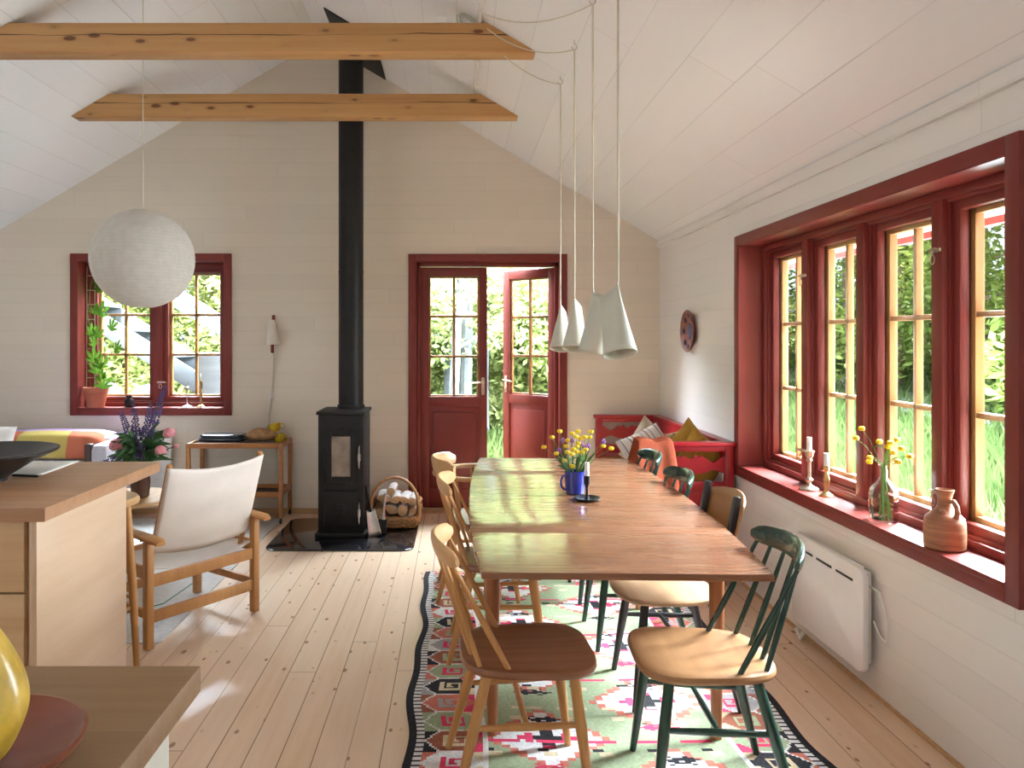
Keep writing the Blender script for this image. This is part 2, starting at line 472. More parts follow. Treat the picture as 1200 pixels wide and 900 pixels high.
M['bark'] = plain('grey_bark', (0.16, 0.12, 0.09), 0.9, var=0.4, scale=9, bump=0.5)
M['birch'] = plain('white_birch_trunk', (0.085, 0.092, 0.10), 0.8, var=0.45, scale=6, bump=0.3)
M['leaf_a'] = leaf_mat('spring_leaves', (0.140, 0.218, 0.044), (0.319, 0.383, 0.127), 0.8, 0.5)
M['leaf_b'] = leaf_mat('bright_leaves', (0.202, 0.282, 0.061), (0.416, 0.458, 0.189), 0.8, 0.5)
M['leaf_c'] = leaf_mat('shrub_leaves', (0.102, 0.180, 0.038), (0.256, 0.332, 0.096), 0.8, 0.5)
M['leaf_pale'] = leaf_mat('pale_spring_leaves', (0.20, 0.265, 0.075), (0.43, 0.48, 0.20), 0.8, 0.5)
M['leaf_pale_b'] = leaf_mat('pale_birch_leaves', (0.24, 0.30, 0.10), (0.47, 0.51, 0.25), 0.8, 0.5)
M['grass'] = leaf_mat('meadow_grass', (0.055, 0.095, 0.028), (0.115, 0.16, 0.058), 1.5, 0.4)
M['ground'] = plain('meadow_ground', (0.09, 0.13, 0.04), 1.0, var=0.3, scale=1.0)
M['gravel'] = plain('pale_gravel', (0.10, 0.098, 0.095), 1.0, var=0.15, scale=8)
M['bounce_pale'] = plain('white_bounce_slab', (0.80, 0.76, 0.70), 1.0, var=0.08, scale=5)  # bright surface for the unseen slab added to bounce sunlight
M['grey_wood'] = wood('weathered_pale_timber', (0.115, 0.128, 0.15), (0.09, 0.10, 0.12), 0, 20, 1.2, 0.8)
M['slate'] = plain('dark_roofing_felt', (0.05, 0.05, 0.055), 0.9)
M['outer_red'] = plain('red_outdoor_paint', (0.24, 0.03, 0.025), 0.7)

def jug_mat():
    m, nt, b = new_mat('banded_stoneware')
    g = NG(nt)
    p = coords(nt)
    o = g.xyz(p)
    z = g.m('ADD', g.m('MULTIPLY', o[2], 120.0), g.m('MULTIPLY', g.noise(p, 16.0, 3), 3.0))
    f = g.noise(g.vec(0.0, 0.0, z), 0.35, 4, 0.7)
    f2 = g.noise(g.vec(g.m('MULTIPLY', o[0], 8.0), g.m('MULTIPLY', o[1], 8.0), g.m('MULTIPLY', o[2], 60.0)), 1.0, 4)
    c = g.mix(g.map(f, 0.35, 0.65), (0.24, 0.095, 0.045), (0.42, 0.20, 0.10))
    c = g.mix(g.map(f2, 0.5, 0.75, 0.0, 0.6), c, (0.20, 0.075, 0.04))
    nt.links.new(c, b.inputs['Base Color'])
    b.inputs['Roughness'].default_value = 0.38
    g.bump(f, 0.5, 0.004, b)
    return m
M['jug'] = jug_mat()

def blanket_mat():
    m, nt, b = new_mat('colour_block_wool_blanket')
    g = NG(nt)
    p = coords(nt)
    o = g.xyz(p)
    n = g.noise(p, 3.0, 2)
    # a broad yellow patch on coral wool, a lilac strip along the far edge
    dx = g.m('DIVIDE', g.m('SUBTRACT', o[0], 0.075), 0.205)
    dz = g.m('DIVIDE', g.m('SUBTRACT', o[2], 0.60), 0.20)
    d = g.m('POWER', g.m('ADD', g.m('POWER', g.m('ABSOLUTE', dx), 4.0), g.m('POWER', g.m('ABSOLUTE', dz), 4.0)), 0.25)
    c = g.mix(g.map(d, 0.97, 1.0), (0.56, 0.44, 0.13), (0.58, 0.175, 0.10))
    c = g.mix(g.map(o[1], -0.075, -0.06), c, (0.50, 0.36, 0.62))
    nt.links.new(c, b.inputs['Base Color'])
    b.inputs['Roughness'].default_value = 0.95
    b.inputs['Specular IOR Level'].default_value = 0.1
    g.bump(g.noise(p, 220.0, 2), 0.4, 0.003, b)
    return m
M['blanket'] = blanket_mat()
ST = [(0.0, (0.72, 0.69, 0.66)), (0.10, (0.16, 0.16, 0.22)), (0.14, (0.72, 0.69, 0.66)), (0.24, (0.42, 0.10, 0.14)), (0.29, (0.72, 0.69, 0.66)),
      (0.38, (0.60, 0.46, 0.20)), (0.41, (0.70, 0.67, 0.64)), (0.52, (0.20, 0.20, 0.25)), (0.55, (0.72, 0.69, 0.66)), (0.68, (0.50, 0.22, 0.20)),
      (0.73, (0.72, 0.69, 0.66)), (0.84, (0.30, 0.30, 0.36)), (0.88, (0.72, 0.69, 0.66))]
M['striped'] = band_mat('striped_linen', 0, ST, 0.21)

# ------------------------------------------------------------------ geometry helpers
def setprops(o, label=None, cat=None, group=None, kind=None):
    if label:
        o['label'] = label
    if cat:
        o['category'] = cat
    if group:
        o['group'] = group
    if kind:
        o['kind'] = kind
    return o

def thing(name, label, cat, loc=(0, 0, 0), rz=0.0, group=None, kind=None, rot=None):
    o = bpy.data.objects.new(name, None)
    o.empty_display_size = 0.1
    COL.objects.link(o)
    o.location = loc
    o.rotation_euler = rot if rot else (0, 0, rz)
    return setprops(o, label, cat, group, kind)

class MB:
    def __init__(s):
        s.bm = bmesh.new()
        s.T = Matrix.Identity(4)
    def _v(s, co):
        return s.bm.verts.new(s.T @ Vector(co))
    def box(s, x0, x1, y0, y1, z0, z1, bev=0.0, mi=0, seg=2):
        vs = [s._v((x, y, z)) for x in (x0, x1) for y in (y0, y1) for z in (z0, z1)]
        fs = [(0, 1, 3, 2), (4, 6, 7, 5), (0, 4, 5, 1), (2, 3, 7, 6), (0, 2, 6, 4), (1, 5, 7, 3)]
        faces = [s.bm.faces.new([vs[i] for i in f]) for f in fs]
        for f in faces:
            f.material_index = mi
        if bev > 0:
            ed = list({e for f in faces for e in f.edges})
            r = bmesh.ops.bevel(s.bm, geom=ed, offset=bev, segments=seg, affect='EDGES', profile=0.5, clamp_overlap=True)
            for f in r['faces']:
                f.material_index = mi
        return s
    def obox(s, p, q, w, h, bev=0.0, up=(0, 0, 1), mi=0):
        """a bar from p to q, w across and h along up"""
        p, q = Vector(p), Vector(q)
        d = q - p
        L = d.length
        x = d.normalized()
        up = Vector(up)
        y = up.cross(x)
        if y.length < 1e-6:
            y = Vector((0, 1, 0)).cross(x)
        y.normalize()
        z = x.cross(y)
        T0 = s.T
        mt = Matrix((x, y, z)).transposed().to_4x4()
        mt.translation = p
        s.T = T0 @ mt
        s.box(0, L, -w / 2, w / 2, -h / 2, h / 2, bev, mi)
        s.T = T0
        return s
    def tube(s, pts, rad, n=12, cap=True, mi=0, flat=1.0, upv=None):
        pts = [Vector(p) for p in pts]
        if not isinstance(rad, (list, tuple)):
            rad = [rad] * len(pts)
        rings = []
        ref = None
        for i, p in enumerate(pts):
            if i == 0:
                t = pts[1] - pts[0]
            elif i == len(pts) - 1:
                t = pts[-1] - pts[-2]
            else:
                t = (pts[i + 1] - pts[i]).normalized() + (pts[i] - pts[i - 1]).normalized()
            if t.length < 1e-9:
                t = pts[i] - pts[i - 1]
            t.normalize()
            if ref is None:
                u = Vector(upv) if upv else (Vector((0, 0, 1)) if abs(t.z) < 0.9 else Vector((1, 0, 0)))
                ref = (u - u.dot(t) * t).normalized()
            else:
                ref = (ref - ref.dot(t) * t)
                if ref.length < 1e-6:
                    ref = t.orthogonal()
                ref.normalize()
            w = t.cross(ref)
            r = rad[i]
            rings.append([s._v(p + (ref * math.cos(2 * PI * k / n) + w * math.sin(2 * PI * k / n) * flat) * r) for k in range(n)])
        for a, b in zip(rings, rings[1:]):
            for k in range(n):
                f = s.bm.faces.new((a[k], b[k], b[(k + 1) % n], a[(k + 1) % n]))
                f.material_index = mi
        if cap:
            s.bm.faces.new(rings[0]).material_index = mi
            s.bm.faces.new(list(reversed(rings[-1]))).material_index = mi
        return s
    def ribbon(s, pts, hw, hh, n=14, up=(0, 0, 1), power=1.0):
        """oval section swept along pts; hw across, hh along up"""
        pts = [Vector(p) for p in pts]
        up = Vector(up)
        rings = []
        for i, p in enumerate(pts):
            t = pts[min(i + 1, len(pts) - 1)] - pts[max(i - 1, 0)]
            t.normalize()
            y = up.cross(t).normalized()
            z = t.cross(y)
            a = hw[i] if isinstance(hw, (list, tuple)) else hw
            b = hh[i] if isinstance(hh, (list, tuple)) else hh
            ring = []
            for k in range(n):
                c, q = math.cos(2 * PI * k / n), math.sin(2 * PI * k / n)
                c = math.copysign(abs(c) ** power, c)
                q = math.copysign(abs(q) ** power, q)
                ring.append(s._v(p + y * c * a + z * q * b))
            rings.append(ring)
        for a, b in zip(rings, rings[1:]):
            for k in range(n):
                s.bm.faces.new((a[k], b[k], b[(k + 1) % n], a[(k + 1) % n]))
        s.bm.faces.new(rings[0])
        s.bm.faces.new(list(reversed(rings[-1])))
        return s
    def lathe(s, prof, n=28, c=(0, 0, 0), mi=0, cap=False):
        rings = []
        c = Vector(c)
        for r, z in prof:
            if r < 1e-6:
                rings.append([s._v(c + Vector((0, 0, z)))])
            else:
                rings.append([s._v(c + Vector((r * math.cos(2 * PI * k / n), r * math.sin(2 * PI * k / n), z))) for k in range(n)])
        for a, b in zip(rings, rings[1:]):
            for k in range(n):
                k2 = (k + 1) % n
                if len(a) == 1 and len(b) == 1:
                    continue
                if len(a) == 1:
                    f = s.bm.faces.new((a[0], b[k2], b[k]))
                elif len(b) == 1:
                    f = s.bm.faces.new((a[k], a[k2], b[0]))
                else:
                    f = s.bm.faces.new((a[k], a[k2], b[k2], b[k]))
                f.material_index = mi
        if cap:
            for rg in (rings[0], rings[-1]):
                if len(rg) > 2:
                    s.bm.faces.new(rg).material_index = mi
        return s
    def ball(s, c, r, n=12, m=8, sc=(1, 1, 1), mi=0):
        c = Vector(c)
        T0 = s.T
        s.T = T0 @ Matrix.Translation(c) @ Matrix.Diagonal((sc[0], sc[1], sc[2], 1))
        s.lathe([(r * math.sin(PI * i / m), -r * math.cos(PI * i / m)) for i in range(m + 1)], n, mi=mi)
        s.T = T0
        return s
    def slab(s, pts, z0, z1, r=0.004, dish=0.0, mi=0):
        """a flat-topped plate of any outline with rounded edges (pts counter-clockwise)"""
        cx = sum(p[0] for p in pts) / len(pts)
        cy = sum(p[1] for p in pts) / len(pts)
        def loop(ins, z):
            out = []
            for x, y in pts:
                dx, dy = x - cx, y - cy
                L = math.hypot(dx, dy)
                k = (L - ins) / L
                out.append(s._v((cx + dx * k, cy + dy * k, z)))
            return out
        L = [loop(r, z0), loop(r * 0.3, z0 + r * 0.3), loop(0, z0 + r), loop(0, z1 - r), loop(r * 0.3, z1 - r * 0.3), loop(r, z1)]
        n = len(pts)
        for a, b in zip(L, L[1:]):
            for k in range(n):
                s.bm.faces.new((a[k], a[(k + 1) % n], b[(k + 1) % n], b[k])).material_index = mi
        s.bm.faces.new(list(reversed(L[0]))).material_index = mi
        if dish:
            prev = L[-1]
            for q in (0.8, 0.55, 0.3):
                cur = []
                for x, y in pts:
                    cur.append(s._v((cx + (x - cx) * q, cy + (y - cy) * q, z1 - dish * (1 - q * q))))
                for k in range(n):
                    s.bm.faces.new((prev[k], prev[(k + 1) % n], cur[(k + 1) % n], cur[k])).material_index = mi
                prev = cur
            s.bm.faces.new(prev).material_index = mi
        else:
            s.bm.faces.new(L[-1]).material_index = mi
        return s
    def prism(s, pts, fn, w0, w1, mi=0):
        """2-D outline extruded: fn(a, b, w) gives the point"""
        A = [s._v(fn(a, b, w0)) for a, b in pts]
        B = [s._v(fn(a, b, w1)) for a, b in pts]
        n = len(pts)
        for k in range(n):
            s.bm.faces.new((A[k], A[(k + 1) % n], B[(k + 1) % n], B[k])).material_index = mi
        s.bm.faces.new(list(reversed(A))).material_index = mi
        s.bm.faces.new(B).material_index = mi
        return s
    def grid(s, fn, nu, nv, closed=False, mi=0):
        V = [[s._v(fn(i / nu, j / nv)) for j in range(nv + 1)] for i in range(nu + 1)]
        for i in range(nu):
            for j in range(nv):
                s.bm.faces.new((V[i][j], V[i + 1][j], V[i + 1][j + 1], V[i][j + 1])).material_index = mi
        return s
    def holed(s, outer, holes, fn, w0, w1):
        loops = [outer] + holes
        tri = geometry.tessellate_polygon([[Vector((a, b, 0)) for a, b in L] for L in loops])
        flat = [p for L in loops for p in L]
        A = [s._v(fn(a, b, w0)) for a, b in flat]
        B = [s._v(fn(a, b, w1)) for a, b in flat]
        for t in tri:
            s.bm.faces.new([A[i] for i in t])
            s.bm.faces.new([B[i] for i in reversed(t)])
        k0 = 0
        for L in loops:
            n = len(L)
            for k in range(n):
                i, j = k0 + k, k0 + (k + 1) % n
                s.bm.faces.new((A[i], A[j], B[j], B[i]))
            k0 += n
        return s
    def build(s, name, mat, parent=None, smooth=35, solid=0.0, sub=0, label=None):
        me = bpy.data.meshes.new(name)
        bmesh.ops.recalc_face_normals(s.bm, faces=s.bm.faces)
        s.bm.to_mesh(me)
        s.bm.free()
        for m in (mat if isinstance(mat, (list, tuple)) else [mat]):
            me.materials.append(m)
        if smooth:
            for p in me.polygons:
                p.use_smooth = True
            me.set_sharp_from_angle(angle=R(smooth))
        o = bpy.data.objects.new(name, me)
        COL.objects.link(o)
        if parent is not None:
            o.parent = parent
        if solid:
            md = o.modifiers.new('thickness', 'SOLIDIFY')
            md.thickness = solid
            md.offset = 0
        if sub:
            md = o.modifiers.new('smooth', 'SUBSURF')
            md.levels = sub
            md.render_levels = sub
        if label:
            o['label'] = label
        return o

def rounded(x0, x1, y0, y1, r, n=6):
    pts = []
    for cx, cy, a0 in ((x1 - r, y1 - r, 0), (x0 + r, y1 - r, 90), (x0 + r, y0 + r, 180), (x1 - r, y0 + r, 270)):
        for k in range(n + 1):
            a = R(a0 + 90 * k / n)
            pts.append((cx + r * math.cos(a), cy + r * math.sin(a)))
    return pts

def arc(p, q, sag, n=14):
    """a hanging cord from p to q"""
    p, q = Vector(p), Vector(q)
    return [p.lerp(q, t / n) - Vector((0, 0, sag * 4 * (t / n) * (1 - t / n))) for t in range(n + 1)]

def copy_tree(o, parent=None):
    c = o.copy()
    COL.objects.link(c)
    if parent is not None:
        c.parent = parent
    for ch in list(o.children):
        copy_tree(ch, c)
    return c

def struct(o):
    o['kind'] = 'structure'
    return o

# ------------------------------------------------------------------ room shell
BACK, RIGHT, LEFT, REAR = 6.377, 1.725, -4.043, -3.0
RX, RZ, SL = -1.159, 4.021, 0.594          # ridge and roof slope
EAVE = RZ - SL * (RIGHT - RX)
TH = 0.24
def roof_z(x):
    return RZ - SL * abs(x - RX)

# window and door openings: clear size inside the lining
W1 = dict(x0=-3.208, x1=-1.973, z0=0.897, z1=2.139)       # far wall
W2 = dict(y0=2.339, y1=4.545, z0=0.710, z1=2.035)         # long wall
D1 = dict(x0=-0.342, x1=0.872, z0=0.0, z1=2.135)
g = 0.022
mb = MB()
outer = [(LEFT - TH, -0.02), (RIGHT + TH, -0.02), (RIGHT + TH, EAVE - SL * TH + 0.04), (RX, RZ + 0.04), (LEFT - TH, EAVE - SL * TH + 0.04)]
h1 = [(W1['x0'] - g, W1['z0'] - g), (W1['x0'] - g, W1['z1'] + g), (W1['x1'] + g, W1['z1'] + g), (W1['x1'] + g, W1['z0'] - g)]
h2 = [(D1['x0'] - g, 0.004), (D1['x0'] - g, D1['z1'] + g), (D1['x1'] + g, D1['z1'] + g), (D1['x1'] + g, 0.004)]
mb.holed(outer, [h1, h2], lambda a, b, w: (a, BACK + w, b), 0, TH)
struct(mb.build('wall_back', M['wall'], smooth=0))
mb = MB()
mb.prism(outer, lambda a, b, w: (a, REAR - w, b), 0, TH)
struct(mb.build('wall_rear', M['wall'], smooth=0))
mb = MB()
outer = [(REAR, -0.02), (BACK, -0.02), (BACK, EAVE), (REAR, EAVE)]
h1 = [(W2['y0'] - g, W2['z0'] - g), (W2['y0'] - g, W2['z1'] + g), (W2['y1'] + g, W2['z1'] + g), (W2['y1'] + g, W2['z0'] - g)]
mb.holed(outer, [h1], lambda a, b, w: (RIGHT + w, a, b), 0, TH)
struct(mb.build('wall_right', M['wall_side'], smooth=0))
mb = MB()
mb.prism(outer, lambda a, b, w: (LEFT - w, a, b), 0, TH)
struct(mb.build('wall_left', M['wall_side'], smooth=0))
mb = MB()
mb.box(LEFT - TH, RIGHT + TH, REAR - TH, BACK + TH, -0.2, 0.0)
struct(mb.build('floor', M['floor'], smooth=0))
OV = 0.56                                                   # eaves overhang
for nm, s, xe in (('ceiling_right', 1, RIGHT + OV), ('ceiling_left', -1, LEFT - OV)):
    mb = MB()
    ze = RZ - SL * abs(xe - RX)
    mb.prism([(RX, RZ), (xe, ze), (xe, ze + 0.10), (RX, RZ + 0.10)], lambda a, b, w: (a, w, b), REAR - 0.5, BACK + 0.5)
    struct(mb.build(nm, M['ceiling'], smooth=0))
    mb = MB()
    mb.prism([(RX, RZ + 0.105), (xe, ze + 0.105), (xe, ze + 0.16), (RX, RZ + 0.16)], lambda a, b, w: (a, w, b), REAR - 0.6, BACK + 0.6)
    struct(mb.build('roof', M['slate'], smooth=0))
# slim cover strips where the planes meet
mb = MB()
mb.box(RIGHT - 0.022, RIGHT, REAR, BACK, EAVE - 0.055, EAVE + 0.004, 0.002)
struct(mb.build('trim_1', M['wall_side'], smooth=0))
mb = MB()
mb.box(LEFT, D1['x0'] - 0.07, BACK - 0.014, BACK, 0, 0.045, 0.003)
struct(mb.build('baseboard_back', M['pine_trim'], smooth=0))
mb = MB()
mb.box(D1['x1'] + 0.07, RIGHT, BACK - 0.014, BACK, 0, 0.045, 0.003)
struct(mb.build('baseboard_back', M['pine_trim'], smooth=0))
mb = MB()
mb.box(RIGHT - 0.012, RIGHT, REAR, BACK - 0.014, 0, 0.016, 0.002)
struct(mb.build('baseboard_right', M['pine_trim'], smooth=0))

# eaves board and gutter outside the long wall
xe = RIGHT + OV
ze = RZ - SL * (xe - RX)
mb = MB()
mb.box(xe - 0.02, xe + 0.012, REAR - 0.5, BACK + 0.5, ze - 0.02, ze + 0.13, 0.002)
struct(mb.build('trim_2', M['outer_red'], smooth=0))
gt = thing('gutter', 'pale metal gutter on black brackets under the eaves outside the long window', 'gutter', (xe + 0.075, 1.7, ze + 0.06))
mb = MB()
N = 12
prof = [(0.06 * math.cos(PI + PI * k / N), 0.06 * math.sin(PI + PI * k / N)) for k in range(N + 1)]
mb.grid(lambda u, v: (prof[int(round(u * N))][0], -1.7 - 3.5 + v * 12.0, prof[int(round(u * N))][1]), N, 1)
mb.build('trough', M['white_metal'], gt, solid=0.004)
for yb in (2.75, 3.35, 3.95, 4.55):
    mb = MB()
    mb.tube([(-0.075, yb - 1.7, 0.06), (-0.068, yb - 1.7, 0.0)] + [(0.066 * math.cos(PI + PI * k / 8), yb - 1.7, 0.066 * math.sin(PI + PI * k / 8)) for k in range(9)], 0.007, 6)
    mb.build('bracket', M['iron'], gt)

# ------------------------------------------------------------------ windows
def hook(parent, u, v, w, s):
    """small casement fastener: plate, pivot and ring handle"""
    mb = MB()
    mb.box(u - 0.03, u + 0.03, w - 0.006, w, v - 0.008, v + 0.008, 0.002)
    mb.tube([(u - 0.028 * s, w - 0.012, v), (u + 0.02 * s, w - 0.02, v + 0.004), (u + 0.05 * s, w - 0.018, v - 0.002)], [0.005, 0.006, 0.003], 8)
    mb.lathe([(0, 0), (0.009, 0.002), (0.009, 0.012), (0, 0.014)], 10, (u, w - 0.012, v - 0.006))
    mb.tube([(u + 0.013 * math.cos(2 * PI * k / 14), w - 0.016, v - 0.036 + 0.018 * math.sin(2 * PI * k / 14)) for k in range(15)], 0.0025, 6, cap=False)
    mb.tube([(u, w - 0.016, v), (u, w - 0.016, v - 0.02)], 0.0035, 6)
    mb.build('window_latch', M['brass_pale'], parent)

def rect_frame(mb, u0, u1, v0, v1, t, w0, w1, bev=0.003):
    mb.box(u0, u0 + t, w0, w1, v0, v1, bev)
    mb.box(u1 - t, u1, w0, w1, v0, v1, bev)
    mb.box(u0 + t, u1 - t, w0, w1, v0, v0 + t, bev)
    mb.box(u0 + t, u1 - t, w0, w1, v1 - t, v1, bev)

def window(name, label, loc, rz, W, H, n, latches):
    root = thing(name, None, None, loc, rz, kind='structure')
    c = 0.065
    mb = MB()                                               # casing on the wall face
    mb.box(-c, -0.004, -0.022, 0, -c, H + c, 0.003)
    mb.box(W + 0.004, W + c, -0.022, 0, -c, H + c, 0.003)
    mb.box(-0.004, W + 0.004, -0.022, 0, H + 0.004, H + c, 0.003)
    mb.box(-0.004, W + 0.004, -0.022, 0, -c, -0.004, 0.003)
    mb.build('casing', M['red'], root)
    mb = MB()                                               # lining of the reveal
    mb.box(-0.02, 0, -0.018, 0.24, -0.02, H + 0.02)
    mb.box(W, W + 0.02, -0.018, 0.24, -0.02, H + 0.02)
    mb.box(0, W, -0.018, 0.24, H, H + 0.02)
    mb.build('lining', M['red'], root)
    mb = MB()
    mb.box(0, W, -0.024, 0.24, -0.022, 0, 0.002)
    mb.build('window_sill', M['red'], root)
    mb = MB()
    f = 0.034
    rect_frame(mb, 0, W, 0.0, H, f, 0.125, 0.225)
    rect_frame(mb, f - 0.006, W - f + 0.006, f - 0.006, H - f + 0.006, 0.02, 0.142, 0.20)
    mb.build('window_frame', M['red'], root)
    P = W / n
    mw = 0.066
    for k in range(1, n):
        mb = MB()
        mb.box(P * k - mw / 2, P * k + mw / 2, 0.122, 0.225, f, H - f, 0.004)
        mb.box(P * k - mw / 2 - 0.010, P * k + mw / 2 + 0.010, 0.146, 0.20, f, H - f, 0.003)
        mb.build('mullion', M['red'], root)
    for k in range(n):
        a0 = P * k + (f if k == 0 else mw / 2) + 0.008
        a1 = P * (k + 1) - (f if k == n - 1 else mw / 2) - 0.008
        z0, z1 = f + 0.008, H - f - 0.008
        mb = MB()
        rect_frame(mb, a0, a1, z0, z1, 0.040, 0.158, 0.196, 0.005)
        mb.build('inner_sash', M['red'], root)
        t = 0.058
        mb = MB()
        mb.box(a0, a0 + t, 0.204, 0.24, z0, z1, 0.003)
        mb.box(a1 - t, a1, 0.204, 0.24, z0, z1, 0.003)
        mb.box(a0 + t, a1 - t, 0.204, 0.24, z0, z0 + t, 0.003)
        mb.box(a0 + t, a1 - t, 0.204, 0.24, z1 - t, z1, 0.003)
        um = (a0 + a1) / 2
        mb.box(um - 0.011, um + 0.011, 0.206, 0.238, z0 + t, z1 - t, 0.003)
        for q in (1, 2):
            v = z0 + t + (z1 - z0 - 2 * t) * q / 3
            mb.box(a0 + t, a1 - t, 0.206, 0.238, v - 0.011, v + 0.011, 0.003)
        sash = mb.build('outer_sash', M['pine_sash'], root, label='pine sash with glazing bars')
        mb = MB()
        mb.box(a0 + 0.03, a1 - 0.03, 0.198, 0.202, z0 + 0.03, z1 - 0.03)
        mb.build('pane', M['glass'], root, smooth=0)
    for (u, v, s) in latches:
        hook(root, u, v, 0.122 if abs((u / P) - round(u / P)) < 0.08 else 0.158, s)
    return root

win1 = window('window_1', None, (W1['x0'], BACK, W1['z0']), 0, W1['x1'] - W1['x0'], W1['z1'] - W1['z0'], 2, [(0.65, 0.21, 1)])
WL = W2['y1'] - W2['y0']
P4 = WL / 4
win2 = window('window_2', None, (RIGHT, W2['y1'], W2['z0']), -PI / 2, WL, W2['z1'] - W2['z0'], 4,
              [(P4 * 1, 1.10, 1), (P4 * 1, 0.17, -1), (P4 * 3, 1.10, 1), (P4 * 3, 0.17, 1)])

# ------------------------------------------------------------------ double garden door
DW, DH = D1['x1'] - D1['x0'], D1['z1']
door = thing('door_1', None, None, (D1['x0'], BACK, 0), 0, kind='structure')
mb = MB()
c = 0.066
mb.box(-c, -0.004, -0.022, 0, 0, DH + c, 0.003)
mb.box(DW + 0.004, DW + c, -0.022, 0, 0, DH + c, 0.003)
mb.box(-0.004, DW + 0.004, -0.022, 0, DH + 0.004, DH + c, 0.003)
mb.build('casing', M['red'], door)
mb = MB()
mb.box(-0.02, 0.0, -0.018, 0.24, 0, DH + 0.02)
mb.box(DW, DW + 0.02, -0.018, 0.24, 0, DH + 0.02)
mb.box(0, DW, -0.018, 0.24, DH, DH + 0.02)
mb.box(0, 0.032, 0.06, 0.17, 0, DH, 0.003)
mb.box(DW - 0.032, DW, 0.06, 0.17, 0, DH, 0.003)
mb.box(0, DW, 0.06, 0.17, DH - 0.032, DH, 0.003)
mb.build('door_frame', M['red'], door)
mb = MB()
mb.box(0, DW, -0.01, 0.24, 0, 0.022, 0.003)
mb.build('threshold', M['pine_trim'], door)
def door_leaf(x, y, rz, s):
    """s = +1: hinged at local x = 0 and running to +x"""
    lf = thing('door_leaf', None, None, (x, y, 0), rz)
    lf.parent = door
    L, T, z0, z1 = 0.571, 0.044, 0.03, DH - 0.04
    X = lambda a: s * a
    mb = MB()
    def bx(a0, a1, y0, y1, b0, b1, bev=0.003):
        mb.box(min(X(a0), X(a1)), max(X(a0), X(a1)), y0, y1, b0, b1, bev)
    zg0, zg1, zp1 = 0.985, z1 - 0.075, 0.90
    bx(0, 0.07, 0, T, z0, z1)
    bx(L - 0.07, L, 0, T, z0, z1)
    bx(0.07, L - 0.07, 0, T, z1 - 0.075, z1)
    bx(0.07, L - 0.07, 0, T, zp1, zg0)
    bx(0.07, L - 0.07, 0, T, z0, z0 + 0.16)
    mb.build('stile_frame', M['red'], lf)
    mb = MB()
    bx(0.06, L - 0.06, 0.014, 0.030, z0 + 0.15, zp1 + 0.01)
    bx(0.105, L - 0.105, 0.004, 0.040, z0 + 0.205, zp1 - 0.045, 0.010)
    mb.build('raised_panel', M['red'], lf)
    mb = MB()
    bx(0.06, L - 0.06, 0.020, 0.024, zg0 - 0.01, zg1 + 0.01, 0)
    mb.build('pane', M['glass'], lf, smooth=0)
    mb = MB()
    um = L / 2
    bx(um - 0.012, um + 0.012, 0.024, 0.05, zg0, zg1)
    for q in (1, 2):
        v = zg0 + (zg1 - zg0) * q / 3
        bx(0.07, L - 0.07, 0.024, 0.05, v - 0.011, v + 0.011)
    for b0, b1 in ((0.07, 0.085), (L - 0.085, L - 0.07)):
        bx(b0, b1, 0.026, 0.05, zg0, zg1)
    bx(0.085, L - 0.085, 0.026, 0.05, zg0, zg0 + 0.015)
    bx(0.085, L - 0.085, 0.026, 0.05, zg1 - 0.015, zg1)
    mb.build('muntin_bars', M['pine_sash_h'], lf)
    mb = MB()
    bx(0.0, 0.012, T, T + 0.026, z0, z1)
    bx(0.012, L, T, T + 0.022, z0 + 0.0, zp1)
    mb.build('outer_cladding', M['pine_sash'], lf)
    mb = MB()
    hx = X(L - 0.035)
    mb.box(hx - 0.014, hx + 0.014, -0.006, 0, 1.00, 1.15, 0.003)
    mb.tube([(hx, -0.006, 1.11), (hx, -0.045, 1.11), (hx - s * 0.03, -0.05, 1.108), (hx - s * 0.10, -0.045, 1.10)], [0.008, 0.008, 0.008, 0.006], 8)
    mb.tube([(hx, -0.006, 1.04), (hx, -0.012, 1.03), (hx, -0.012, 1.01)], 0.005, 8)
    mb.build('door_handle', M['brass_pale'], lf, label='pale metal lever handle')
    for v in (0.35, 1.15, 1.75, 1.86):
        mb = MB()
        mb.tube([(X(-0.006), T + 0.02, v), (X(-0.006), T + 0.02, v + 0.09)], 0.009, 10)
        mb.build('hinge', M['iron'], lf)
    return lf
door_leaf(0.034, 0.075, 0, 1)
door_leaf(DW - 0.030, 0.075, R(-43), -1)

# ------------------------------------------------------------------ tie beams and ceiling conduit
def tie_beam(y0, label):
    t = 0.13
    zb, zt = 3.07, 3.23
    root = bpy.data.objects.new('tie_beam', None)
    hb = (RZ - zb) / SL
    ht = (RZ - zt) / SL
    mb = MB()
    mb.prism([(-hb, 0), (hb, 0), (ht, zt - zb), (-ht, zt - zb)], lambda a, b, w: (a, w, b), 0, t)
    ed = list(mb.bm.edges)
    bmesh.ops.bevel(mb.bm, geom=ed, offset=0.004, segments=2, affect='EDGES', profile=0.5)
    o = mb.build('tie_beam', M['beam'])
    o.location = (RX, y0, zb)
    bpy.data.objects.remove(root)
    return setprops(o, label, 'beam', None, 'structure')
tie_beam(5.366, 'knotty pine tie beam spanning the roof by the stove pipe')
tie_beam(4.17, 'knotty pine tie beam with the lamp cords trailing over its end')

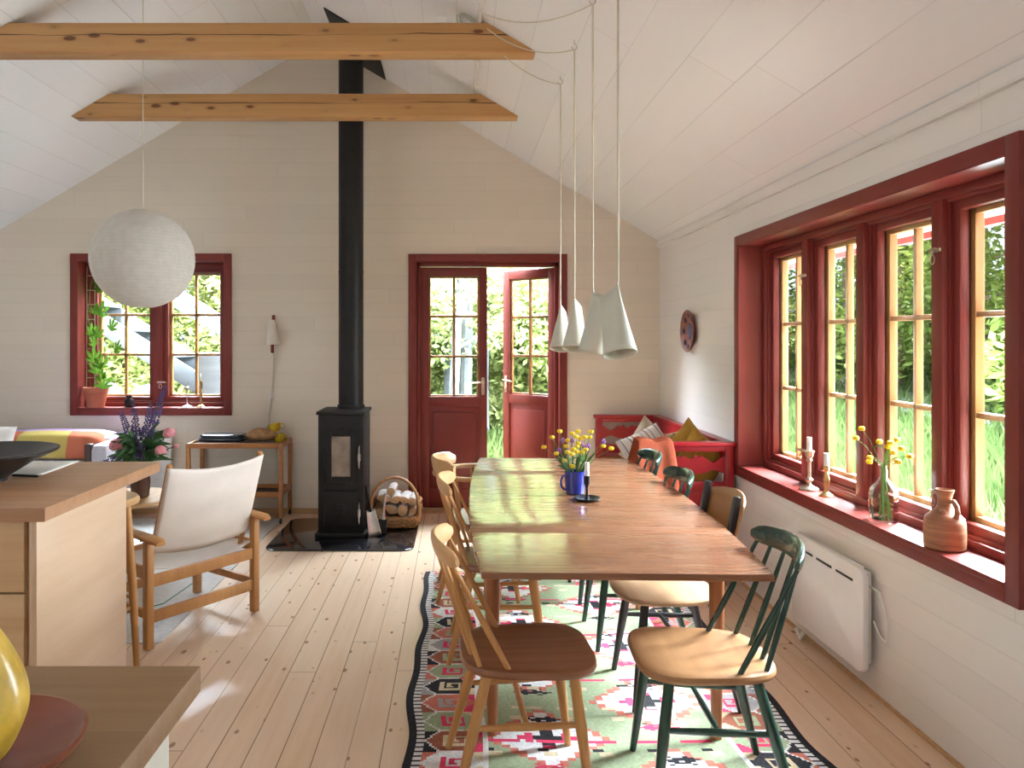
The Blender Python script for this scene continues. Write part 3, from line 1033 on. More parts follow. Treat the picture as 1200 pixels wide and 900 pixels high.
cx = 0.13
cz = roof_z(cx) - 0.012
mb = MB()
mb.tube([(cx, 5.36, cz), (cx, 4.9, cz), (cx, 2.0, cz), (cx, -1.0, cz)], 0.012, 10)
for y in (5.2, 4.75, 3.9, 3.2):
    mb.box(cx - 0.02, cx + 0.02, y, y + 0.02, cz - 0.013, cz + 0.012, 0.002)
o = mb.build('cable_conduit', M['white_plastic'])
setprops(o, 'white cable conduit running along the sloping ceiling above the beam ends', 'conduit')
o = MB().box(-0.03, 0.03, -0.03, 0.03, 0, 0.028, 0.003).build('junction_box', M['white_plastic'])
o.location = (-0.085, 4.20, 3.231)
setprops(o, 'small white junction box lying on top of the knotty beam', 'junction box')
mb = MB()
for k, dx in enumerate((0.0, 0.018, 0.034)):
    mb.tube([(dx, 0, 0), (dx - 0.01, 0.004 * k, 0.05), (dx + 0.02, 0.01, 0.075), (dx + 0.07, 0.02, 0.035), (0.12, 0.03, 0.004)], 0.0035, 6)
o = mb.build('cable_bundle', M['cord'])
o.location = (0.01, 4.21, 3.233)
setprops(o, 'loose coil of pale cords resting on the beam end', 'cable')

# ------------------------------------------------------------------ outdoors
def blob_leaves(centers, n, size, seed, tilt=1.0):
    """many small folded leaf blades scattered in soft clumps"""
    r = np.random.default_rng(seed)
    C = np.array(centers, dtype=float)
    w = C[:, 3] ** 2.2
    ix = r.choice(len(C), n, p=w / w.sum())
    d = r.normal(size=(n, 3))
    d /= np.linalg.norm(d, axis=1)[:, None]
    rad = r.random(n) ** 0.45
    P = C[ix, :3] + d * (C[ix, 3] * rad)[:, None] * np.array([1, 1, 0.85])
    a = r.normal(size=(n, 3)); a[:, 2] *= 0.6
    a /= np.linalg.norm(a, axis=1)[:, None]
    b = np.cross(a, r.normal(size=(n, 3)))
    b /= np.linalg.norm(b, axis=1)[:, None]
    s = size * (0.6 + 0.8 * r.random(n))
    A = a * s[:, None]
    B = b * (s * 0.42)[:, None]
    V = np.stack([P - A, P + B, P + A, P - B], axis=1).reshape(-1, 3)
    F = np.arange(n * 4).reshape(n, 4)
    return V, F

def mesh_np(name, V, F, mat, parent=None):
    me = bpy.data.meshes.new(name)
    me.from_pydata(V.tolist(), [], F.tolist())
    me.materials.append(mat)
    me.update()
    o = bpy.data.objects.new(name, me)
    COL.objects.link(o)
    if parent:
        o.parent = parent
    return o

def tree(x, y, h, spread, mat, label, group, seed, trunk='bark', low=0.25, n=2600, size=0.08, tr=0.09, z=-0.3):
    r = random.Random(seed)
    root = thing('tree', label, 'tree', (x, y, z), 0, group)
    mb = MB()
    pts = [(0, 0, -0.2)]
    for k in range(1, 7):
        pts.append((r.uniform(-0.06, 0.06) * k * 0.5, r.uniform(-0.06, 0.06) * k * 0.5, h * 0.92 * k / 6))
    mb.tube(pts, [tr * (1 - 0.13 * k) for k in range(7)], 10)
    tips = []
    for k in range(9):
        t = low + (0.92 - low) * k / 9
        q = Vector(pts[min(6, max(1, int(t * 6)))])
        q.z = h * t
        a = r.uniform(0, 2 * PI)
        L = spread * r.uniform(0.5, 0.9) * (1.1 - 0.6 * t)
        e = q + Vector((math.cos(a) * L, math.sin(a) * L, L * 0.35))
        mb.tube([q, q.lerp(e, 0.5) + Vector((0, 0, 0.05)), e], [tr * 0.35, tr * 0.22, tr * 0.08], 6)
        tips.append(e)
    mb.build('trunk', M[trunk], root)
    cs = [(e.x, e.y, e.z, spread * r.uniform(0.35, 0.55)) for e in tips]
    cs += [(r.uniform(-.3, .3) * spread, r.uniform(-.3, .3) * spread, h * t, spread * 0.5) for t in (low + 0.15, 0.6, 0.8, 0.95)]
    V, F = blob_leaves(cs, n, size, seed)
    mesh_np('foliage', V, F, mat, root)
    return root

mb = MB()
NG_ = 40
def gz(x, y):
    q = 0.0
    if x > 3.5:
        q += 0.10 * (x - 3.5)
    if y > 9:
        q += 0.05 * (y - 9)
    return -0.36 + q + 0.08 * math.sin(x * 0.7) * math.cos(y * 0.6)
mb.grid(lambda u, v: (-22 + 54 * u, -12 + 52 * v, gz(-22 + 54 * u, -12 + 52 * v)), NG_, NG_)
struct(mb.build('ground', M['ground']))

# meadow grass: nobody could count it
def meadow(name, x0, x1, y0, y1, n, h, seed, label):
    r = np.random.default_rng(seed)
    x = r.uniform(x0, x1, n); y = r.uniform(y0, y1, n)
    z = np.array([gz(a, b) for a, b in zip(x, y)])
    hh = h * (0.5 + r.random(n))
    a = r.uniform(0, 2 * PI, n); w = 0.004 + 0.006 * r.random(n)
    lean = r.normal(size=(n, 2)) * 0.25 * hh[:, None]
    dx, dy = np.cos(a) * w, np.sin(a) * w
    V = np.stack([np.stack([x - dx, y - dy, z], 1), np.stack([x + dx, y + dy, z], 1),
                  np.stack([x + lean[:, 0] * .4 + dx * .7, y + lean[:, 1] * .4 + dy * .7, z + hh * .6], 1),
                  np.stack([x + lean[:, 0], y + lean[:, 1], z + hh], 1)], 1).reshape(-1, 3)
    F = np.arange(n * 4).reshape(n, 4)
    o = mesh_np(name, V, F, M['grass'])
    return setprops(o, label, 'grass', None, 'stuff')
meadow('meadow_grass', 2.6, 9.0, 2.5, 18, 70000, 0.55, 3, 'tall green meadow grass outside the long window')
meadow('meadow_grass', -8.0, 4.0, 7.0, 14, 24000, 0.35, 4, 'green grass beyond the garden door')

mb = MB()
mb.grid(lambda u, v: (5.9 + 0.9 * u + 0.25 * math.sin(v * 5), 4 + 16 * v, gz(5.9 + 0.9 * u, 4 + 16 * v) + 0.62), 2, 20)
mb_o = mb.build('path', M['gravel'], solid=0.04)
struct(mb_o)

o = MB().box(2.0, 4.15, -1.5, 8.0, -0.45, -0.27, 0.02).build('bounce_slab', M['bounce_pale'])  # unseen pale slab added below the sill to bounce sunlight onto the ceiling
struct(o)

PA, PB = M['leaf_pale'], M['leaf_pale_b']
LA, LB, LC = M['leaf_a'], M['leaf_b'], M['leaf_c']
GB, GR = 'birches beyond the garden door', 'trees outside the long window'
k = 11
for (x, y, tr) in ((-0.03, 9.4, 0.075), (0.13, 10.2, 0.095), (0.43, 11.4, 0.08), (-0.62, 10.0, 0.06), (-0.16, 12.5, 0.09), (-2.9, 10.8, 0.07)):
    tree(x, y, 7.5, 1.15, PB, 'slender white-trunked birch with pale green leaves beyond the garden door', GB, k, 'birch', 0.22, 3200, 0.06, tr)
    k += 1
for (x, y, h, s, m_) in ((-5.6, 12.5, 3.3, 1.5, PA), (-4.2, 13.2, 3.4, 1.6, PB), (-3.0, 12.8, 3.1, 1.4, PA), (-1.7, 13.5, 2.6, 1.5, PB),
                         (0.2, 14.0, 2.5, 1.5, PA), (1.6, 13.0, 2.5, 1.4, PB), (3.2, 14.2, 3.0, 1.7, PA), (-7.2, 13.5, 4.0, 2.0, PA), (-0.6, 16.0, 2.6, 1.8, PA), (1.2, 11.6, 2.6, 1.1, PB)):
    tree(x, y, h, s, m_, 'bushy bright green tree beyond the garden door and the small window', 'leafy trees beyond the far wall', k, 'bark', 0.04, 9000, 0.065, 0.06)
    k += 1
for (x, y, h, s, m_) in ((7.2, 8.4, 6.5, 1.7, LA), (8.6, 10.6, 7.0, 2.0, LB), (7.4, 12.6, 7.0, 1.9, LA), (9.6, 13.6, 7.5, 2.3, LB), (8.0, 15.4, 7.5, 2.1, LC),
                         (10.8, 11.2, 8.0, 2.4, LA), (6.6, 16.4, 7.0, 2.0, LB), (10.6, 17.0, 8.5, 2.6, LA), (12.6, 14.0, 9.0, 2.8, LB), (5.4, 18.5, 8, 2.2, LA),
                         (8.4, 19.5, 9, 2.7, LC), (12.5, 19.5, 9.5, 3.0, LC), (7.9, 6.6, 6, 1.7, LB), (10.4, 8.2, 8, 2.2, LA)):
    tree(x, y, h, s, m_, 'spring-green leafy tree outside the long window', GR, k, 'bark', 0.03, 9000, 0.075, 0.085, gz(x, y))
    k += 1
for (x, y, tr) in ((6.0, 12.2, 0.10), (6.3, 9.6, 0.08)):
    tree(x, y, 8.5, 1.0, LA, 'tall trunk with sparse branches outside the long window', 'bare trunks outside the long window', k, 'birch', 0.55, 500, 0.10, tr, gz(x, y))
    k += 1

# outdoor stair seen through the small window
st = thing('outdoor_staircase', 'pale weathered timber staircase outside the small window', 'staircase', (-4.25, 8.1, -0.3))
def sp(t, dz=0.0, dy=0.0):
    return (0.0 + 2.75 * t, dy, 2.52 - 1.72 * t + dz)
for dy in (0.0, 0.75):
    mb = MB()
    mb.obox(sp(-0.25, -0.30, dy), sp(1.25, -0.30, dy), 0.05, 0.20, 0.004)
    mb.build('stringer', M['grey_wood'], st)
    mb = MB()
    mb.obox(sp(-0.25, 0.42, dy), sp(1.25, 0.42, dy), 0.04, 0.10, 0.004)
    mb.build('handrail', M['grey_wood'], st)
for k in range(8):
    t = -0.1 + k / 7 * 1.15
    a = sp(t, -0.24)
    mb = MB()
    mb.box(a[0] - 0.14, a[0] + 0.14, 0.03, 0.72, a[2] - 0.02, a[2] + 0.02, 0.003)
    mb.build('tread', M['grey_wood'], st)
for t in (0.05, 0.98):
    a = sp(t, 0.42)
    mb = MB()
    mb.box(a[0] - 0.05, a[0] + 0.05, -0.05, 0.05, -0.1, a[2], 0.004)
    mb.build('post', M['grey_wood'], st)
o = MB().box(-0.13, 0.13, -0.12, 0.12, 0, 1.65, 0.01).build('outdoor_post', M['grey_wood'])
o.location = (-2.42, 7.45, -0.3)
setprops(o, 'broad white post standing outside the small window in front of the staircase', 'post')
for i, (x, y, a, b, c_) in enumerate(((-3.35, 7.35, .30, .22, .16), (-2.95, 7.5, .34, .25, .12), (-3.6, 7.7, .25, .2, .3), (-3.15, 7.8, .3, .24, .26))):
    mb = MB()
    mb.ball((0, 0, 0), 1, 14, 9, (a, b, c_))
    for v in mb.bm.verts:
        v.co += Vector((noise.noise(v.co * 4 + Vector((i, 0, 0))), noise.noise(v.co * 4 + Vector((0, i, 5))), noise.noise(v.co * 4 + Vector((9, 0, i))))) * 0.07
    o = mb.build('boulder', M['gravel'])
    o.location = (x, y, 0.08 + 0.22 * (i > 1) + 0.45)
    setprops(o, 'pale boulder piled outside the small window', 'boulder', 'boulders outside the small window')
o = MB().box(-1.0, 1.0, -0.5, 0.5, -0.4, 0.50, 0.05).build('stone_terrace', M['gravel'])
o.location = (-3.2, 7.6, 0.0)
struct(o)

# ------------------------------------------------------------------ rugs
def kilim():
    X0, X1, Y0, Y1 = -0.19, 1.29, 1.35, 4.73
    nx, ny = 150, 352
    W, L = X1 - X0, Y1 - Y0
    sage, cream, white = (0.33, 0.385, 0.23), (0.62, 0.50, 0.32), (0.72, 0.69, 0.67)
    pink, salmon, black = (0.70, 0.045, 0.12), (0.60, 0.17, 0.12), (0.015, 0.015, 0.02)
    grey, rust = (0.36, 0.34, 0.34), (0.33, 0.105, 0.06)
    r = random.Random(5)
    tiles = [(sage, pink), (salmon, grey), (black, cream), (sage, pink), (rust, sage), (grey, pink), (salmon, sage), (black, cream), (white, pink), (rust, cream)]
    hook_ = ["111111", "100001", "101101", "101001", "101111", "100000"]
    med = ["0000011100000", "0001111111000", "0111133311110", "0111333331110", "1113322233111", "1133224422331", "1113322233111", "0111333331110", "0111133311110", "0001111111000", "0000011100000"]
    flower = ["00100100", "01111010", "11111111", "01101100", "00111000", "01000100"]
    img = np.zeros((ny, nx, 3))
    bx = 28                                                     # border width in cells
    for j in range(ny):
        for i in range(nx):
            e = min(i, nx - 1 - i)
            m = i if i < nx / 2 else nx - 1 - i
            if e < 3:
                c = black
            elif e < 6:
                c = black if (j % 3) == 0 else white
            elif e < bx:
                t, q = divmod(j, 15)
                bg, fg = tiles[(t + (0 if i < nx / 2 else 4)) % len(tiles)]
                u = e - 5
                c = bg
                if q == 0:
                    c = white
                tri = min(q, 15 - q) * 0.75
                if u < 7 - tri:
                    c = tiles[(t + 3) % len(tiles)][0] if u < 6 - tri else white
                if u > 21 - (6 - min(q, 15 - q)) and min(q, 15 - q) < 6:
                    c = pink if t % 2 else cream
                hu, hq = (u - 8) // 1, q - 4
                if 0 <= hu < 9 and 0 <= hq < 8:
                    if hook_[min(5, hq * 6 // 8)][min(5, hu * 6 // 9)] == '1':
                        c = fg
            elif e < bx + 2:
                c = white
            else:
                c = sage
                # stepped medallions in two offset columns
                for (cxp, off) in ((52, 0), (97, 29)):
                    pj = (j + off) % 58
                    dj = abs(pj - 29)
                    di = abs(i - cxp)
                    d = (di // 3) * 3 * 0.95 + (dj // 2) * 2 * 1.05
                    if d < 22:
                        c = salmon
                    if d < 19:
                        c = white
                    if d < 12 and (dj // 2 + di // 3) % 3 == 0:
                        c = pink
                    if d < 8:
                        c = pink if (di // 3) % 2 == 0 else white
                    if d < 4.5:
                        c = black
                    fj, fi = pj - 6, i - cxp + 8
                    if 0 <= fj < 6 and 0 <= fi < 16 and flower[fj][fi // 2] == '1':
                        c = black if (j // 52) % 2 else pink
                    fj = pj - 40
                    if 0 <= fj < 6 and 0 <= fi < 16 and flower[5 - fj][7 - fi // 2] == '1':
                        c = black
                if (j % 26) in (12, 13) and (i // 6 + j // 26) % 3:
                    c = pink if (j // 26) % 2 else cream
                if (j % 26) in (3, 4, 5) and (i // 5 + j // 13) % 4 == 0:
                    c = cream
                if (j % 52) in (32, 33) and (i // 4) % 5 == 2:
                    c = black
            k = 0.90 + 0.2 * r.random()
            img[j, i] = [x * k for x in c]
    wob = lambda v, s: 0.010 * math.sin(v * 5.3 + s) + 0.008 * math.sin(v * 11.7 + 2 * s)
    mb = MB()
    V = []
    for j in range(ny + 1):
        v = j / ny
        y = Y0 + L * v
        for i in range(nx + 1):
            u = i / nx
            x = X0 + W * u + wob(y, 0.3) * (1 - u) + wob(y, 2.1) * u
            yy = y + 0.012 * math.sin(u * 9) * v
            zz = 0.006 + 0.0035 * (1 + noise.noise(Vector((x * 3.0, yy * 5.0, 1.0))))
            V.append((x, yy, zz))
    F = [(j * (nx + 1) + i, j * (nx + 1) + i + 1, (j + 1) * (nx + 1) + i + 1, (j + 1) * (nx + 1) + i) for j in range(ny) for i in range(nx)]
    me = bpy.data.meshes.new('kilim_rug')
    me.from_pydata(V, [], F)
    at = me.attributes.new('weave', 'FLOAT_COLOR', 'FACE')
    colv = np.ones((nx * ny, 4), dtype=np.float32)
    colv[:, :3] = img.reshape(-1, 3)
    at.data.foreach_set('color', colv.ravel())
    me.materials.append(M['kilim'])
    o = bpy.data.objects.new('kilim_rug', me)
    COL.objects.link(o)
    md = o.modifiers.new('thickness', 'SOLIDIFY')
    md.thickness = 0.005
    md.offset = -1
    return setprops(o, 'patterned green, pink and white flatweave kilim under the dining table', 'rug')
kilim()

mb = MB()
mb.slab(rounded(-3.9, -1.43, 3.62, 6.15, 0.02, 2), 0.0005, 0.009, 0.003)
setprops(mb.build('rug', M['pale_rug']), 'plain pale grey rug under the canvas armchair', 'rug')
mb = MB()
mb.tube([(-1.95, 3.75, 0.011), (-1.8, 3.95, 0.011), (-1.62, 4.15, 0.011), (-1.58, 4.5, 0.011)], 0.0035, 6)
setprops(mb.build('green_cord', plain('green_cord', (0.05, 0.22, 0.13), 0.6)), 'thin green cord lying on the pale rug under the canvas armchair', 'cord')

# ------------------------------------------------------------------ dining table
tb = thing('dining_table', 'long teak dining table with two draw leaves and tapered legs', 'table', (0.562, 3.48, 0), R(-1.6))
HW = lambda y: 0.452 + 0.052 * (1 - (abs(y) / 1.15) ** 2.2)
def top_part(name, y0, y1, label=None):
    n = 16
    pts = [(HW(y0 + (y1 - y0) * k / n), y0 + (y1 - y0) * k / n) for k in range(n + 1)]
    pts += [(-HW(y1 + (y0 - y1) * k / n), y1 + (y0 - y1) * k / n) for k in range(n + 1)]
    mb = MB()
    mb.slab(pts, 0.718, 0.740, 0.004)
    return mb.build(name, M['table'], tb, label=label)
top_part('draw_leaf', -1.152, -0.664)
top_part('tabletop', -0.662, 0.686)
top_part('draw_leaf', 0.688, 1.150)
mb = MB()
rect = ((-0.40, -0.62), (0.40, -0.62), (0.40, 0.62), (-0.40, 0.62))
for a, b in zip(rect, rect[1:] + rect[:1]):
    mb.obox((a[0], a[1], 0.675), (b[0], b[1], 0.675), 0.022, 0.075, 0.003)
mb.build('apron', M['teak'], tb)
for x in (-0.28, 0.28):
    mb = MB()
    mb.box(x - 0.02, x + 0.02, -1.08, 1.08, 0.692, 0.717, 0.002)
    mb.build('leaf_runner', M['teak'], tb)
for x in (-0.41, 0.41):
    for y in (-0.72, 0.60):
        mb = MB()
        mb.tube([(x, y, 0.717), (x, y, 0.50), (x, y, 0.010)], [0.028, 0.027, 0.019], 16)
        mb.build('leg', M['teak'], tb)

# ------------------------------------------------------------------ chairs
def seat_outline(fr, bk, x0, x1, ex=3.4, n=44):
    pts = []
    for k in range(n):
        a = 2 * PI * k / n
        c, s = math.cos(a), math.sin(a)
        u = math.copysign(abs(c) ** (2 / ex), c)
        v = math.copysign(abs(s) ** (2 / ex), s)
        hw = bk + (fr - bk) * (u + 1) / 2
        pts.append(((x0 + x1) / 2 + u * (x1 - x0) / 2, v * hw))
    return pts

def legs_and_stretchers(t, m, ms, zt=0.418, fx=0.135, fy=0.155, bx=-0.135, by=0.135, fx2=0.185, bx2=-0.245, y2=0.19, hz=0.265, r=(0.0165, 0.0185, 0.0115), center=True, z0=0.010):
    P = {}
    for s in (-1, 1):
        for nm, xa, xb, ya in (('f', fx, fx2, fy), ('b', bx, bx2, by)):
            a, b = Vector((xa, s * ya, zt)), Vector((xb, s * y2, z0))
            mb = MB()
            mb.tube([a, a.lerp(b, 0.4), b], list(r), 14)
            mb.build('leg', m, t)
            P[nm, s] = lambda z, a=a, b=b: a.lerp(b, (a.z - z) / (a.z - b.z))
    for s in (-1, 1):
        a, b = P['b', s](hz - 0.01), P['f', s](hz)
        mb = MB()
        mb.tube([a, a.lerp(b, 0.5), b], [0.0085, 0.0125, 0.0085], 10)
        mb.build('stretcher', ms, t)
        P['m', s] = a.lerp(b, 0.5)
    if center:
        a, b = P['m', -1], P['m', 1]
        mb = MB()
        mb.tube([a, a.lerp(b, 0.5), b], [0.008, 0.0115, 0.008], 10)
        mb.build('cross_stretcher', ms, t)

def spindle_chair(label, loc, rz, mseat, mframe, mcrest):
    t = thing('spindle_back_chair', label, 'chair', loc, rz, 'chairs around the dining table')
    mb = MB()
    mb.slab(seat_outline(0.222, 0.192, -0.215, 0.225), 0.418, 0.448, 0.013, dish=0.010)
    mb.build('seat', mseat, t)
    legs_and_stretchers(t, mframe, mframe)
    n = 16
    cr = []
    for k in range(n + 1):
        u = -1 + 2 * k / n
        cr.append(Vector((-0.295 + 0.062 * u * u, 0.20 * u, 0.795 - 0.010 * u * u)))
    hh = [0.030 + 0.006 * (1 - (-1 + 2 * k / n) ** 2) - (0.016 if k in (0, n) else 0.004 if k in (1, n - 1) else 0) for k in range(n + 1)]
    hw = [0.0125 if 0 < k < n else 0.007 for k in range(n + 1)]
    mb = MB()
    mb.ribbon(cr, hw, hh, 14, up=(-0.25, 0, 1), power=0.75)
    mb.build('crest_rail', mcrest, t)
    def crest(y):
        u = y / 0.20
        return Vector((-0.292 + 0.062 * u * u, y, 0.775 - 0.010 * u * u))
    for yb, yt in ((-0.150, -0.115), (-0.055, -0.042), (0.055, 0.042), (0.150, 0.115)):
        a, b = Vector((-0.178 + 0.02 * (abs(yb) > 0.1), yb, 0.438)), crest(yt)
        mb = MB()
        mb.tube([a, a.lerp(b, 0.4), b], [0.0075, 0.0095, 0.006], 10)
        mb.build('spindle', mframe, t)
    for s in (-1, 1):
        a, b = Vector((-0.070, s * 0.172, 0.438)), crest(s * 0.175)
        mb = MB()
        mb.tube([a, a.lerp(b, 0.4), b], [0.0085, 0.0105, 0.0065], 10)
        mb.build('brace_spindle', mframe, t)
    return t

spindle_chair('golden wooden spindle chair with a brown seat at the near corner of the table', (0.225, 2.50, 0), R(3), M['seat_brown'], M['beech'], M['beech_pale'])
spindle_chair('golden spindle chair second from the near table corner, next to the bow-armed chair', (0.215, 3.55, 0), R(-2), M['seat_brown'], M['beech'], M['beech_pale'])
spindle_chair('dark green spindle chair with a worn natural seat beside the wall heater', (0.80, 2.465, 0), R(180 - 3), M['seat_natural'], M['green'], M['green'])
spindle_chair('dark green spindle chair next to the plywood-backed chair', (0.845, 3.70, 0), R(180), M['green'], M['green'], M['green'])
spindle_chair('dark green spindle chair in front of the rust throw on the red settle', (0.865, 4.335, 0), R(180), M['green'], M['green'], M['green'])

# plywood chair
t = thing('plywood_chair', 'black-legged chair with curved plywood back and pale seat', 'chair', (0.862, 3.13, 0), R(180), 'chairs around the dining table')
mb = MB()
mb.slab(seat_outline(0.220, 0.195, -0.20, 0.215, 2.9), 0.424, 0.440, 0.007, dish=0.012)
mb.build('seat', M['ply'], t)
mb = MB()
mb.box(-0.02, 0.13, -0.13, 0.13, 0.398, 0.425, 0.012)
mb.build('seat_block', M['ply'], t)
legs_and_stretchers(t, M['black_paint'], M['black_paint'], zt=0.425, fx=0.11, fy=0.14, fx2=0.165, bx=-0.15, by=0.15, bx2=-0.25, y2=0.195)
for s in (-1, 1):
    mb = MB()
    mb.obox((-0.165, s * 0.165, 0.40), (-0.245, s * 0.170, 0.848), 0.024, 0.030, 0.006, up=(1, 0, 0))
    mb.build('back_post', M['black_paint'], t)
n = 16
mb = MB()
def bk(u, v):
    y = -0.205 + 0.41 * u
    z = 0.635 + 0.195 * v + 0.012 * math.sin(PI * u)
    q = (y / 0.205) ** 2
    return (-0.222 - 0.045 * v - 0.055 * (1 - q) + 0.012, y, z - 0.018 * q * (v - 0.5) * 2)
mb.grid(bk, n, 6)
mb.build('backrest', M['ply_back'], t, solid=0.011)

# bow-back armchair at the far end
t = thing('bow_back_armchair', 'low golden armchair with a horseshoe arm rail at the door end of the table', 'chair', (0.145, 4.36, 0), R(0), 'chairs around the dining table')
mb = MB()
mb.slab(seat_outline(0.235, 0.20, -0.20, 0.24), 0.415, 0.448, 0.013, dish=0.010)
mb.build('seat', M['seat_brown'], t)
legs_and_stretchers(t, M['beech'], M['beech'], fx2=0.20, bx2=-0.25, y2=0.20)
n = 22
bow = []
for k in range(n + 1):
    a = R(-102 + 204 * k / n)
    bow.append(Vector((-0.03 - 0.235 * math.cos(a), 0.245 * math.sin(a) if abs(math.degrees(a)) < 90 else math.copysign(0.245, a), 0.700)))
mb = MB()
mb.ribbon(bow, [0.022 if 0 < k < n else 0.012 for k in range(n + 1)], [0.013] * (n + 1), 12, power=0.8)
mb.build('arm_rail', M['beech'], t)
cr = [Vector((-0.035 - 0.242 * math.cos(R(q)), 0.24 * math.sin(R(q)), 0.757 - 0.012 * (q / 60) ** 2)) for q in range(-60, 61, 10)]
mb = MB()
mb.ribbon(cr, [0.013] * 13, [0.024] + [0.044] * 11 + [0.024], 12, up=(-0.15, 0, 1), power=0.75)
mb.build('crest_rail', M['beech_pale'], t)
for k in (2, 5, 8, 11, 14, 17, 20):
    b = bow[k]
    a = Vector((-0.01 + (b.x + 0.01) * 0.72, b.y * 0.78, 0.438))
    mb = MB()
    mb.tube([a, a.lerp(b, 0.4), b], [0.0075, 0.0095, 0.0065], 10)
    mb.build('spindle', M['beech'], t)

# ------------------------------------------------------------------ canvas armchair (seen from behind)
def safari(label, loc, rz):
    """local +x is where the chair faces; origin between the rear legs"""
    t = thing('canvas_armchair', label, 'armchair', loc, rz)
    w = 0.31
    for s in (-1, 1):
        for x in (0.0, 0.51):
            mb = MB()
            mb.box(x - 0.021, x + 0.021, s * w - 0.019, s * w + 0.019, 0.008, 0.515, 0.006)
            mb.build('leg', M['chair_wood'], t)
        mb = MB()
        pts = [(-0.105, s * w, 0.520), (-0.07, s * w, 0.528), (0.15, s * w, 0.540), (0.45, s * w, 0.545), (0.57, s * w, 0.540)]
        mb.ribbon(pts, [0.024, 0.036, 0.033, 0.036, 0.026], [0.010, 0.013, 0.012, 0.013, 0.010], 12, power=0.7)
        mb.build('armrest', M['chair_wood'], t)
        mb = MB()
        mb.box(0.0, 0.51, s * w - 0.011, s * w + 0.011, 0.335, 0.395, 0.004)
        mb.box(0.0, 0.51, s * w - 0.011, s * w + 0.011, 0.15, 0.19, 0.004)
        mb.build('side_rail', M['chair_wood'], t)
    for x, z, h in ((0.0, 0.325, 0.058), (0.0, 0.155, 0.055), (0.51, 0.155, 0.05), (0.51, 0.335, 0.06)):
        mb = MB()
        mb.box(x - 0.011, x + 0.011, -w + 0.019, w - 0.019, z - h / 2, z + h / 2, 0.004)
        mb.build('cross_rail', M['chair_wood'], t)
    b0, b1 = Vector((0.035, 0, 0.452)), Vector((-0.098, 0, 0.868))
    for s in (-1, 1):
        mb = MB()
        o_ = Vector((0, s * (w - 0.045), 0))
        mb.tube([b0 + o_ + Vector((0.035, 0, -0.10)), b1 + o_ + Vector((-0.004, 0, 0.012))], 0.0135, 12)
        mb.build('back_stile', M['chair_wood'], t)
    mb = MB()
    W2_ = w - 0.028
    def cv(u, v):
        y = -W2_ + 2 * W2_ * u
        p = b0.lerp(b1, v)
        q = 1 - (y / W2_) ** 2
        e = max(0.0, (abs(y) / W2_ - 0.86) / 0.14)
        bulge = 0.045 * q * (0.4 + 0.6 * math.sin(PI * min(1, v * 0.9 + 0.1)))
        z = p.z - 0.028 * q * v ** 3 - 0.028 * q * (1 - v) ** 3
        return (p.x - 0.016 * (1 - e * 0.3) - bulge + 0.004 * math.sin(v * 16 + u * 3) * q, y, z)
    mb.grid(cv, 26, 16)
    back = mb.build('back_canvas', M['canvas'], t, solid=0.004)
    for s in (-1, 1):
        mb = MB()
        mb.tube([b0.lerp(b1, 0.03) + Vector((-0.022, s * (W2_ - 0.062), 0)), b0.lerp(b1, 0.5) + Vector((-0.030, s * (W2_ - 0.062), 0)), b0.lerp(b1, 0.98) + Vector((-0.022, s * (W2_ - 0.062), 0))], 0.0022, 6)
        mb.build('seam', M['canvas'], back)
    mb = MB()
    mb.grid(lambda u, v: (0.01 + 0.49 * u, (-w + 0.0) + 2 * w * v, 0.392 - 0.055 * (1 - (2 * v - 1) ** 2) - 0.012 * math.sin(PI * u)), 12, 18)
    mb.build('seat_canvas', M['canvas'], t, solid=0.005)
    for s in (-1, 1):
        mb = MB()
        mb.tube([(0.03, s * (w + 0.022), 0.52), (0.03, s * (w - 0.05), 0.52)], 0.006, 8)
        mb.build('pivot_bolt', M['iron'], t)
    return t
fw = math.atan2(0.59, -0.81)
safari('wooden armchair with pale canvas back and seat, seen from behind', (-1.27, 3.79, 0), fw)

# three-legged stool tucked under the island top
t = thing('stool', 'tan wooden stool tucked under the overhang of the kitchen island', 'stool', (-1.565, 3.29, 0))
mb = MB()
mb.lathe([(0, 0.735), (0.13, 0.735), (0.162, 0.748), (0.166, 0.762), (0.155, 0.776), (0.06, 0.774), (0, 0.772)], 32)
mb.build('seat', M['beech_pale'], t)
for a in (-4, 118, 242):
    ca, sa = math.cos(R(a)), math.sin(R(a))
    mb = MB()
    mb.tube([(0.125 * ca, 0.125 * sa, 0.737), (0.15 * ca, 0.15 * sa, 0.4), (0.172 * ca, 0.172 * sa, 0.0)], [0.017, 0.018, 0.013], 12)
    mb.build('leg', M['beech'], t)
mb = MB()
mb.tube([(0.145 * math.cos(2 * PI * k / 24), 0.145 * math.sin(2 * PI * k / 24), 0.30) for k in range(25)], 0.008, 8, cap=False)
mb.build('foot_ring', M['beech'], t)

